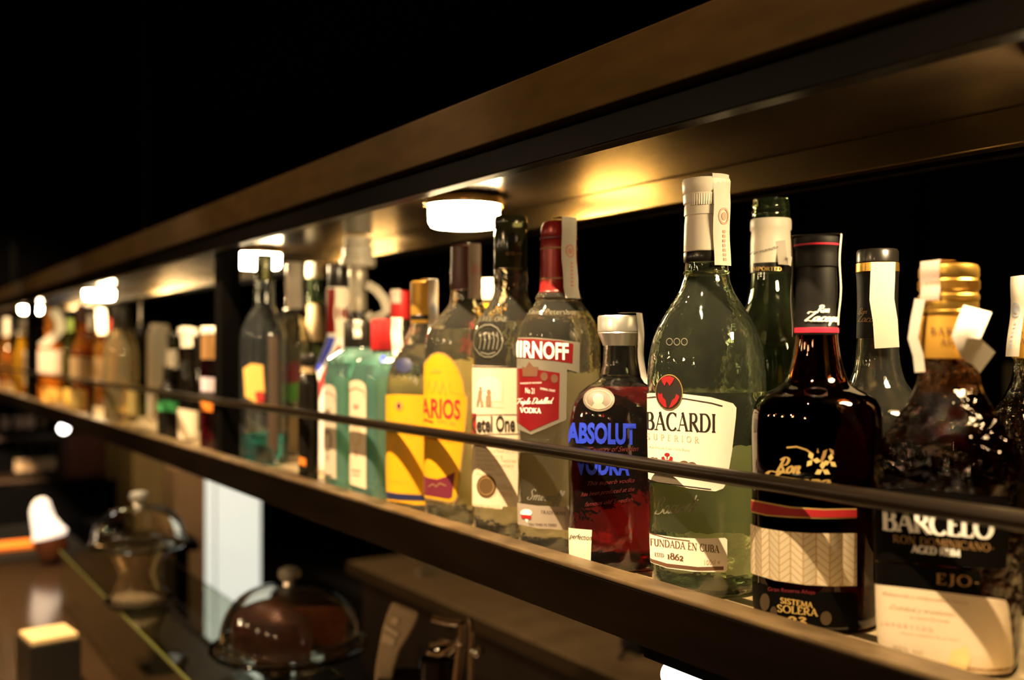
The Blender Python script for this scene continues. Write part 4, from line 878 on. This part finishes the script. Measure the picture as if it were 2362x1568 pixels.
mid('thin dark bottle left of the orange bottle', 80, .510, (740, 770, 6, K_black), 6, 790, 825, 11, mat('black_bottle_glass', (.012, .010, .008), .12), hollow=False)
mid('amber bottle with white topped neck', 52, .520, (734, 772, 12, K_white), 10, 785, 825, 20, glass('honey_glass', (.92, .50, .03), haze=.30), [([(54, 808), (70, 808), (70, 890), (54, 888)], P_cream, 'label')], level=800, liq=L_amber)
mid('dark amber bottle with white neck strip at the left edge', 14, .520, (732, 775, 9, K_white), 9, 790, 835, 21, G_amber, [([(0, 880), (30, 880), (30, 905), (0, 900)], mat('brown_label', (.22, .13, .05), .6), 'label')], level=810, liq=L_amber)
mid('brown bottle behind the dark amber bottles', 205, .640, (725, 760, 9, K_white), 9, 775, 805, 20, G_amber)
mid('brown necked bottle between jar and white sealed bottle', 254, .640, (735, 765, 8, K_redm), 8, 775, 810, 18, G_amber)
for i, p in enumerate(ALLB):
    for q in ALLB[i+1:]:
        dd = math.hypot(p.P.x-q.P.x, p.P.y-q.P.y)
        if dd < (p.rmax+q.rmax)*.99: print('OVERLAP %.3f %.3f | %s | %s' % (dd, p.rmax+q.rmax, p.e['label'][:40], q.e['label'][:40]))
for p in ALLB: print('%-50s X%.3f Y%.3f r%.4f d%.3f' % (p.e['label'][:50], p.X, p.P.y, p.rmax, p.d))
# ------------------------------------------------------------------ the room
Y1 = 8.9
structure(box('floor', (-3.2, -3.0, -.05), (3.6, Y1+.2, 0), mottled('dark_tile_floor', (.010, .007, .005), (.016, .011, .007), 6, .6)))
structure(box('ceiling', (-3.2, -3.0, 2.9), (3.6, Y1+.2, 2.95), M_dark))
structure(box('wall_left', (-3.25, -3.0, 0), (-3.2, Y1+.2, 2.9), M_dark)); structure(box('wall_right', (3.6, -3.0, 0), (3.65, Y1+.2, 2.9), M_dark))
structure(box('wall_front', (-3.2, -3.05, 0), (3.6, -3.0, 2.9), M_dark)); structure(box('wall_back', (-3.2, Y1, 0), (3.6, Y1+.05, 2.9), M_dark))
CH = CAMZ-.60                              # bar counter height
M_counter = mottled('polished_dark_wood', (.030, .016, .008), (.046, .026, .012), 7, .16, 0, (1, .15, 1), .6)
M_cfront = mottled('dark_wood_panel', (.016, .009, .005), (.026, .014, .008), 9, .5, 0, (1, 1, .2))
t = thing('bar_counter', 'polished dark wooden bar counter running under the bottle shelf', 'counter', (.1, 1.3, 0))
def tpart(root, name, boxes, m, bev=0):
    bm = bmesh.new()
    for a, b in boxes: add_box(bm, a, b, bev)
    for v in bm.verts: v.co -= Vector(root.location)
    return obj(name, bm, m, root)
tpart(t, 'countertop', [((-.42, -.9, CH-.045), (.600, 3.09, CH)), ((.6001, -.9, CH-.045), (.78, 1.30, CH))], M_counter, .006)
tpart(t, 'front_panel', [((-.12, -.9, 0), (-.08, 3.05, CH-.045))], M_cfront); tpart(t, 'base_cabinet', [((-.08, -.85, .02), (.57, 3.05, CH-.045))], M_cfront)

# low glass showcase
VG = glass('showcase_glass', (.86, .92, .80), 0, 1.5, haze=.0); VE = mat('green_glass_edge', (.16, .17, .05), .3, 0, .3)
VT = CAMZ-.465; va, vb_, vc, vd = .389, .572, 1.30, 2.48
t = thing('glass_showcase', 'low glass food showcase standing on the counter', 'showcase', ((va+vb_)/2, (vc+vd)/2, CH))
tpart(t, 'front_pane', [((va, vc, CH+.0005), (va+.006, vd, VT-.0062))], VG); tpart(t, 'top_pane', [((va-.002, vc, VT-.006), (vb_, vd, VT))], VG)
tpart(t, 'end_pane', [((va+.0062, vd-.006, CH+.0005), (vb_, vd, VT-.0062))], VG)
tpart(t, 'edge_trim', [((va-.0035, vc, VT-.0055), (va-.0021, vd, VT-.0005)), ((vb_+.0001, vc, VT-.0055), (vb_+.0015, vd, VT-.0005))], VE)
tpart(t, 'inner_tray', [((va+.02, vc+.02, CH+.0005), (vb_-.01, vd-.02, CH+.014))], mat('showcase_tray', (.07, .05, .025), .35, .6), .002)
tpart(t, 'bracket', [((vb_-.012, vc, CH+.0145), (vb_-.002, vc+.012, VT-.0064)), ((vb_-.012, vd-.02, CH+.0145), (vb_-.002, vd-.0075, VT-.0064))], K_silver)

D_glass = glass('dome_glass', (.96, .96, .92), 0, 1.45, haze=.0)
def dome(root, r, h, z0, knob=True, wall=.0025):
    out = []
    n = 16
    for i in range(n+1):
        a = PI/2*i/n; out.append((z0+.12*h+.88*h*math.sin(a), max(r*math.cos(a)**.62, .0)))
    outer = [(z0+.001, r*1.03), (z0+.004, r*1.035), (z0+.010, r*1.005)] + out
    inner = [(z-wall if i > 2 else z, max(0, q-wall)) for i, (z, q) in enumerate(outer)][::-1]
    inner = [(max(z, z0+.001), q) for z, q in inner]
    bm = bmesh.new(); add_lathe(bm, outer[:-1]+[(outer[-1][0], 0)], 56, cap0=False); add_lathe(bm, [(outer[-1][0]-wall, 0)]+inner[1:], 56, cap1=False)
    bmesh.ops.remove_doubles(bm, verts=bm.verts, dist=1e-5)
    o = obj('dome', bm, D_glass, root, 60, normals=False)
    if knob:
        zt = z0+h; lathe('knob', [(zt+.0003, .010), (zt+.006, .008), (zt+.010, .014), (zt+.016, .0165), (zt+.024, .0150), (zt+.027, .008), (zt+.0275, 0)], K_silver, root, 32)
# chocolate cake under the near dome
p = at_h(668, 1502, -.455+.012); p = Vector((min(p.x, .56), p.y, VT))
t = thing('cake_stand', 'glass domed cake stand holding a dark chocolate cake', 'cake stand', p)
lathe('foot', [(0.0003, .050), (.003, .050), (.006, .030), (.014, .022), (.020, .030), (.0225, .034)], D_glass, t, 48)
lathe('plate', [(.0226, .035), (.0240, .085), (.027, .110), (.032, .114), (.034, .113), (.031, .108), (.0285, .085), (.0280, .0)], D_glass, t, 64)
dome(t, .099, .086, .0320)
ck = thing('chocolate_cake', 'dark chocolate cake with a cut orange brown side under the near dome', 'cake', p+Vector((0, 0, .0286)))
bm = bmesh.new(); seg = 60; gap = math.radians(62); st = math.atan2(-p.y, -p.x)+math.radians(52)
top = []
for zz, rr in ((.0003, .080), (.006, .082), (.044, .082), (.054, .077), (.058, .066)):
    top.append([bm.verts.new((rr*math.cos(st+gap/2+(2*PI-gap)*i/seg), rr*math.sin(st+gap/2+(2*PI-gap)*i/seg), zz)) for i in range(seg+1)])
for A, B in zip(top, top[1:]):
    for i in range(seg): bm.faces.new((A[i], A[i+1], B[i+1], B[i]))
c0 = bm.verts.new((0, 0, .0003)); c1 = bm.verts.new((0, 0, .0585))
for i in range(seg): bm.faces.new((c0, top[0][i+1], top[0][i])); bm.faces.new((c1, top[-1][i], top[-1][i+1]))
obj('icing', bm, mottled('chocolate_icing', (.028, .008, .004), (.045, .013, .006), 40, .28), ck, 40)
bm = bmesh.new()
for sg in (0, 1):
    a = st+gap/2 if sg == 0 else st-gap/2
    vs = [bm.verts.new((0, 0, .0006))] + [bm.verts.new((rr*math.cos(a), rr*math.sin(a), zz)) for zz, rr in ((.0006, .079), (.006, .082), (.044, .081), (.054, .076), (.0575, .065))] + [bm.verts.new((0, 0, .058))]
    bm.faces.new(vs)
obj('cut_sponge', bm, mottled('orange_brown_sponge', (.34, .10, .02), (.22, .06, .015), 90, .8), ck)
# far dome on an hourglass pedestal
p = at_h(312, 1392, -.465+.002); p = Vector((.424, p.y, VT))
tr = thing('serving_tray', 'small dark round tray under the hourglass glass pedestal', 'tray', p)
lathe('tray', [(.0003, .050), (.002, .056), (.010, .060), (.011, .0585), (.004, .054), (.003, 0)], mat('dark_tray', (.025, .018, .01), .3), tr, 48)
t = thing('pedestal_dome', 'hourglass glass pedestal carrying a rounded glass dome', 'cake stand', p+Vector((0, 0, .0046)))
P2 = glass('amber_tinted_glass', (.80, .62, .38), .06, 1.45, haze=.15)
lathe('pedestal', [(0, .046), (.012, .049), (.030, .040), (.050, .034), (.068, .038), (.088, .050), (.097, .055), (.098, .053), (.088, .046), (.068, .034), (.050, .030), (.030, .036), (.012, .044), (.006, 0)], P2, t, 48)
lathe('plate', [(.0982, .055), (.100, .080), (.104, .086), (.1055, .085), (.103, .078), (.1025, 0)], D_glass, t, 56)
dome(t, .080, .067, .1056)

# box of napkins on the counter
p = at_h(112, 1460, -.505)
t = thing('napkin_box', 'black square box of tan napkins on the bar counter', 'napkin box', (p.x, p.y, CH), .12)
def loc_box(root, name, a, b, m, bev=.002): return box(name, a, b, m, root, bev)
loc_box(t, 'holder', (-.042, -.045, .0004), (.042, .045, .088), K_black); loc_box(t, 'napkins', (-.038, -.041, .0882), (.038, .041, .098), mat('tan_napkin', (.62, .43, .20), .8))
# glowing glass lamp at the far end of the counter
p = at_h(103, 1272, -.60+.006)
t = thing('table_lamp', 'small tilted glass lamp glowing white above a brown base at the far counter end', 'lamp', (p.x, min(p.y, 3.0), CH))
bm = bmesh.new()
ax = [(0, .0008, .022), (0, .010, .030), (.0, .03, .040), (-.006, .050, .044), (-.012, .066, .044)]
def tilt(a, seg=32):
    rows = []
    for x, zz, r in a: rows.append([bm.verts.new(RGT*(x+r*math.cos(2*PI*i/seg)) + FWD*(r*math.sin(2*PI*i/seg)) + UP*(zz+.18*r*math.cos(2*PI*i/seg))) for i in range(seg)])
    for A, B in zip(rows, rows[1:]):
        for i in range(seg): bm.faces.new((A[i], A[(i+1) % seg], B[(i+1) % seg], B[i]))
    bm.faces.new(rows[0][::-1]); bm.faces.new(rows[-1])
ax = [(x, zz+.006, r) for x, zz, r in ax]
tilt(ax); obj('base', bm, mat('brown_lamp_base', (.12, .035, .012), .35), t, 50)
bm = bmesh.new(); tilt([(-.012, .074, .043), (-.010, .086, .044), (-.018, .100, .038), (-.030, .125, .031), (-.036, .150, .028), (-.036, .170, .022), (-.036, .182, .010)])
obj('shade', bm, mat('lit_lamp_shade', (.9, .8, .7), .5, emit=(1, .80, .66), es=1.15), t, 60)
t = thing('orange_booklet', 'bright orange booklet lying on the low table beyond the counter', 'booklet', at_h(28, 1262, -.66))
lt = t.location.copy()
bm = bmesh.new(); add_box(bm, (-.09, -.06, .0004), (.09, .06, .012), .001); obj('cover', bm, mat('glowing_orange_cover', (.95, .22, .02), .5, emit=(1, .25, .03), es=.35), t)  # cover given its own glow in place of lamplight falling on it
t2 = thing('side_table', 'low dark side table beyond the far end of the counter', 'table', (lt.x, lt.y+.1, 0))
loc_box(t2, 'tabletop', (-.45, -.32, lt.z-.035), (.55, .35, lt.z), K_matte)
for sx in (-.4, .5):
    for sy in (-.28, .31): loc_box(t2, 'leg', (sx-.02, sy-.02, .0), (sx+.02, sy+.02, lt.z-.0352), K_matte)

# beer tap tower
p = at_z(930, 1500, 1.27)
t = thing('beer_tap', 'silver beer tap lever with dark tower behind the cake stand', 'beer tap', (p.x, p.y, CH))
z0 = CH; LT = lambda u, v, dd=1.27: at_z(u, v, dd) - Vector((p.x, p.y, CH))
bm = bmesh.new(); view = FWD; rows = []
for u0, u1, v0, v1 in ((905, 967, 1386, 1412), (893, 957, 1415, 1440), (884, 940, 1445, 1470), (877, 922, 1480, 1498), (868, 910, 1530, 1540), (862, 900, 1600, 1605), (858, 892, 1680, 1680)):
    a, b_ = LT(u0, v0), LT(u1, v1); rows.append([bm.verts.new(x) for x in (a - FWD*.006, b_ - FWD*.006, b_ + FWD*.006, a + FWD*.006)])
for A, B in zip(rows, rows[1:]):
    for i in range(4): bm.faces.new((A[i], A[(i+1) % 4], B[(i+1) % 4], B[i]))
bm.faces.new(rows[0][::-1]); bm.faces.new(rows[-1])
bmesh.ops.bevel(bm, geom=bm.edges[:], offset=.0022, segments=2, affect='EDGES')
obj('lever', bm, mottled('satin_tap_lever', (.52, .39, .24), (.60, .46, .29), 30, .45, .15), t, 40)
bm = bmesh.new()
def plate(pts, dd=1.2618):
    f = [bm.verts.new(LT(u, v, dd)) for u, v in pts]; b2 = [bm.verts.new(LT(u, v, dd+.0015)) for u, v in pts]
    bm.faces.new(f); bm.faces.new(b2[::-1])
    for i in range(len(f)): bm.faces.new((f[i], f[(i+1) % len(f)], b2[(i+1) % len(f)], b2[i]))
plate([(910+9*math.cos(k*PI/8), 1432+9*math.sin(k*PI/8)) for k in range(16)]); plate([(889, 1440), (896, 1443), (919, 1460), (916, 1468), (908, 1466), (885, 1449)]); plate([(882, 1462), (888, 1460), (912, 1474), (908, 1488), (900, 1488), (888, 1482), (878, 1484)])
obj('lever_emblem', bm, mat('pale_peach_enamel', (.85, .66, .46), .4), t)
bm = bmesh.new(); add_tube(bm, [LT(930, 1700), LT(932, 1560)], .034, 28); add_tube(bm, [LT(1000, 1700), LT(1003, 1580), LT(1005, 1520)], .020, 24)
obj('tower', bm, mat('dark_tap_tower', (.03, .02, .012), .2, .6), t, 50)
bm = bmesh.new()
add_tube(bm, [LT(988, 1495), LT(1010, 1502), LT(1028, 1490), LT(1052, 1484), LT(1062, 1476)], [.012, .013, .014, .006, .010], 20)
add_tube(bm, [LT(996, 1425), LT(1016, 1430), LT(1034, 1434), LT(1062, 1436)], .006, 16); add_tube(bm, [LT(1062, 1436), LT(1060, 1480), LT(1050, 1560), LT(1048, 1640)], .007, 16)
add_tube(bm, [LT(1080, 1425), LT(1086, 1432), LT(1086, 1470), LT(1085, 1512)], .0035, 12); add_tube(bm, [LT(1086, 1500), LT(1098, 1506), LT(1112, 1496)], [.004, .007, .005], 16)
add_tube(bm, [LT(1085, 1512), LT(1084, 1640)], .0035, 12)
obj('spout_fittings', bm, mat('polished_chrome', (.85, .78, .66), .08, 1.0), t, 60)
lathe('drip_base', [(.0004, .075), (.004, .080), (.02, .078), (.024, .06), (.024, 0)], MATS['dark_tap_tower'], t, 40)

# back bar behind the bartender's gap
BH = CAMZ-.65; M_stone = mottled('tan_stone_top', (.20, .13, .07), (.27, .18, .10), 14, .35)
t = thing('back_counter', 'dark back counter with a lit tan stone top behind the bottle shelf', 'counter', (1.6, 1.2, 0))
tpart(t, 'worktop', [((1.245, -.6, BH-.03), (1.95, 2.8, BH))], M_stone, .003); tpart(t, 'edge_strip', [((1.236, -.6, BH-.032), (1.2449, 2.8, BH-.002))], mat('worn_edge_strip', (.05, .03, .014), .4, .2)); tpart(t, 'base_cabinet', [((1.27, -.6, .02), (1.95, 2.75, BH-.0305))], M_cfront)
t = thing('back_rail', 'dark olive panel along the wall behind the bottles', 'panel', (2.3, .5, 0))
tpart(t, 'panel', [((2.30, -.3, 0), (2.34, 1.35, CAMZ-.04))], mat('dark_olive_panel', (.050, .042, .016), .6))
q = at_h(1000, 1322, -.65)
t = thing('bottle_opener', 'small dark metal opener on the lit back counter', 'opener', q)
bm = bmesh.new(); add_tube(bm, [(-.05, 0, .009), (-.01, .004, .012), (.03, 0, .009), (.06, -.006, .009)], [.008, .006, .007, .004], 14); obj('handle', bm, K_silver, t, 60)
q = at_h(1480, 1500, -.65)
t = thing('power_adapter', 'small black adapter with a short cable on the back counter', 'adapter', (q.x, q.y, BH))
loc_box(t, 'body', (-.035, -.03, .0004), (.05, .03, .05), K_matte, .006); bm = bmesh.new(); add_tube(bm, [(-.035, -.01, .02), (-.06, -.015, .012), (-.085, -.03, .006)], .004, 10); obj('cable', bm, K_matte, t, 60)
# tube lamp under the shelf
a = at_x(1560, 1545, .520)
t = thing('tube_lamp', 'bright white tube lamp fixed under the near end of the shelf', 'lamp', (a.x, a.y, a.z))
bm = bmesh.new(); add_tube(bm, [(0, .012, -.004), (0, .008, -.004), (0, 0, -.004), (0, -.36, -.004)], [.004, .009, .011, .011], 24); obj('tube', bm, mat('lit_tube', (.9, .88, .8), .4, emit=(1, .90, .72), es=3.0), t, 50)
loc_box(t, 'housing', (-.016, -.37, .0072), (.016, .02, H(-.2075)-a.z-.0002 if H(-.2075)-a.z > .01 else .02), M_black, .002)

# far end of the bar
def facing(name, label, cat, u0, u1, vtop, Y, m, dep=.3, bottom=0.0, bev=.004, group=None):
    a, b_ = at_y(u0, vtop, Y), at_y(u1, vtop, Y); t = thing(name, label, cat, ((a.x+b_.x)/2, Y+dep/2, bottom), 0, group)
    bm = bmesh.new(); add_box(bm, (a.x-t.location.x, -dep/2, 0), (b_.x-t.location.x, dep/2, a.z-bottom), bev)
    return t, bm, a, b_
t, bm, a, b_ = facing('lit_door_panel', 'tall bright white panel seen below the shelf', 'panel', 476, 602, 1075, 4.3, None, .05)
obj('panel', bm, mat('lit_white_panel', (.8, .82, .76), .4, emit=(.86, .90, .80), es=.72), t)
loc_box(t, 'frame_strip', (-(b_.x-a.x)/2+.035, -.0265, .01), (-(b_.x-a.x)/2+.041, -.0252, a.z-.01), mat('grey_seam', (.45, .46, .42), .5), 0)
t, bm, a, b_ = facing('pilaster', 'brown pilaster to the left of the bright white panel', 'pillar', 404, 474, 1082, 4.3, None, .20); obj('shaft', bm, mottled('brown_plaster', (.30, .17, .08), (.36, .21, .10), 5, .7), t)
t, bm, a, b_ = facing('column', 'dull olive column behind the far glass dome', 'pillar', 306, 380, 1030, 5.0, None, .35); obj('shaft', bm, mottled('olive_plaster', (.17, .10, .025), (.20, .12, .03), 5, .7), t)
t, bm, a, b_ = facing('low_sideboard', 'black sideboard under the wooden cabinet and wine rack', 'cabinet', -160, 300, 1138, 7.5, None, .9); obj('body', bm, M_black, t); SBT = a.z
t, bm, a, b_ = facing('wall_panel', 'mustard coloured panel between wooden cabinet and column', 'panel', 247, 312, 1000, 7.6, None, .05, SBT+.0005); obj('panel', bm, mat('mustard_panel', (.28, .16, .03), .6), t)
t, bm, a, b_ = facing('wooden_cabinet', 'reddish brown wooden cabinet beside the wine rack', 'cabinet', 150, 245, 1000, 7.8, None, .5, SBT+.0005); obj('body', bm, mottled('red_brown_wood', (.13, .032, .012), (.18, .05, .018), 4, .5, 0, (3, 1, .4)), t)
ww = b_.x-a.x
loc_box(t, 'door', (-ww/2+.02, -.262, .03), (ww/2-.02, -.2505, a.z-SBT-.03), mottled('cabinet_door_wood', (.15, .038, .014), (.20, .055, .02), 4, .5, 0, (3, 1, .4)))
# wine rack
Yw = 7.8; k = lambda v: at_y(60, v, Yw).z
xl, xr = at_y(-150, 900, Yw).x, at_y(146, 900, Yw).x
t = thing('wine_rack', 'dark wooden wine rack with two shelves of bottles', 'shelf', ((xl+xr)/2, Yw+.2, SBT+.0005))
tpart(t, 'shelf_board', [((xl, Yw, k(1014)), (xr, Yw+.4, k(1004)))], mat('rack_board', (.07, .035, .012), .5)); tpart(t, 'bottom_board', [((xl, Yw, SBT+.0005), (xr, Yw+.4, SBT+.020))], MATS['rack_board'])
tpart(t, 'back_board', [((xl, Yw+.4, SBT+.0005), (xr, Yw+.42, k(880)))], M_black); tpart(t, 'side_board', [((xr-.02, Yw, SBT+.0203), (xr, Yw+.3999, k(1014.2)))], MATS['rack_board'])
M_wine = mat('dark_wine_glass', (.008, .008, .006), .1)
proto = None
def wine(u, vb, lab, lm, grp):
    q = at_y(u, vb, Yw+.10)
    t = thing('wine_bottle', lab, 'bottle', (q.x, Yw+.10, SBT+.0206 if vb > 1060 else k(1004)+.0005), 0, grp)
    o = lathe('bottle_body', [(0, .031), (.004, .0352), (.155, .0352), (.178, .030), (.196, .016), (.208, .014), (.262, .014), (.264, .0)], M_wine, t, 24)
    bm = bmesh.new(); vs = []
    for zz in (.045, .130):
        vs.append([bm.verts.new((0.0356*math.cos(a_), 0.0356*math.sin(a_), zz)) for a_ in [-PI/2-1.35+2.7*i/12 for i in range(13)]])
    for i in range(12): bm.faces.new((vs[0][i], vs[0][i+1], vs[1][i+1], vs[1][i]))
    obj('label', bm, lm, t, 60); lathe('capsule', [(.212, .0146), (.263, .0146), (.2655, .013), (.266, 0)], mat('maroon_capsule', (.05, .01, .008), .4), t, 20)
W1 = mat('cream_wine_label', (.80, .56, .30), .6); W2 = mat('pink_wine_label', (.82, .56, .42), .6)
low = ['leftmost', 'second from left', 'third from left', 'rightmost']
for i, u in enumerate((46, 70, 94, 118)): wine(u, 1121, low[i] + ' of four cream labelled wine bottles on the lower rack shelf', W1, 'wine bottles on the lower rack shelf')
for i, (u, nm) in enumerate(((10, 'pink labelled wine bottle at the left end of the upper rack shelf'), (42, 'left one of the pair of pink labelled wine bottles on the upper rack shelf'), (68, 'right one of the pair of pink labelled wine bottles on the upper rack shelf'))): wine(u, 1010, nm, W2, 'wine bottles on the upper rack shelf')
wine(98, 1010, 'dull labelled wine bottle at the right end of the upper rack shelf', mat('dull_wine_label', (.14, .09, .03), .6), 'wine bottles on the upper rack shelf')
spot('rack_fill_spot', (.2, 5.0, 1.75), (.42, 7.9, CAMZ-.8), 900, 62, (1, .70, .45), .03)  # added light for the wine rack and wall panel, no fixture there
spot('pillar_fill_spot', (.9, 3.4, 2.7), (1.05, 4.6, CAMZ-.75), 95, 60, (1, .75, .45), .03)  # added light to lift the pilaster and column, unseen source
q = at_y(147, 988, 7.4)
t = thing('bullet_lamp', 'tiny round white lamp glowing beside the wine rack top', 'lamp', q)
bm = bmesh.new(); bmesh.ops.create_uvsphere(bm, u_segments=20, v_segments=12, radius=.032); obj('bulb', bm, mat('white_bulb', (.9, .9, .9), .4, emit=(1, .92, .82), es=12), t, 60)
loc_box(t, 'bracket', (-.008, .0, -.008), (.008, .42, .008), M_black, 0)

# unseen bulbs added on the guests' side to put small glints in the glass
for i, (x, y, zz) in enumerate(((-.95, -.1, 2.02), (-1.0, .5, 2.05), (-1.05, 1.1, 2.02), (-1.0, 1.75, 2.06), (-.9, 2.5, 2.04))):
    t = thing('glint_bulb', 'warm pendant bulb hanging in the room in front of the bar', 'lamp', (x, y, zz), 0, 'added glint bulbs in front of the bar')
    bm = bmesh.new(); bmesh.ops.create_uvsphere(bm, u_segments=24, v_segments=14, radius=.042); obj('bulb', bm, mat('warm_bulb', (.9, .8, .6), .4, emit=(1, .72, .40), es=55), t, 60)
    lathe('socket', [(.036, .016), (.085, .016), (.09, .006), (.0905, 0)], K_black, t, 24); tube('cord', [(0, 0, .09), (0, 0, 2.9-zz)], .003, K_black, t, 8)
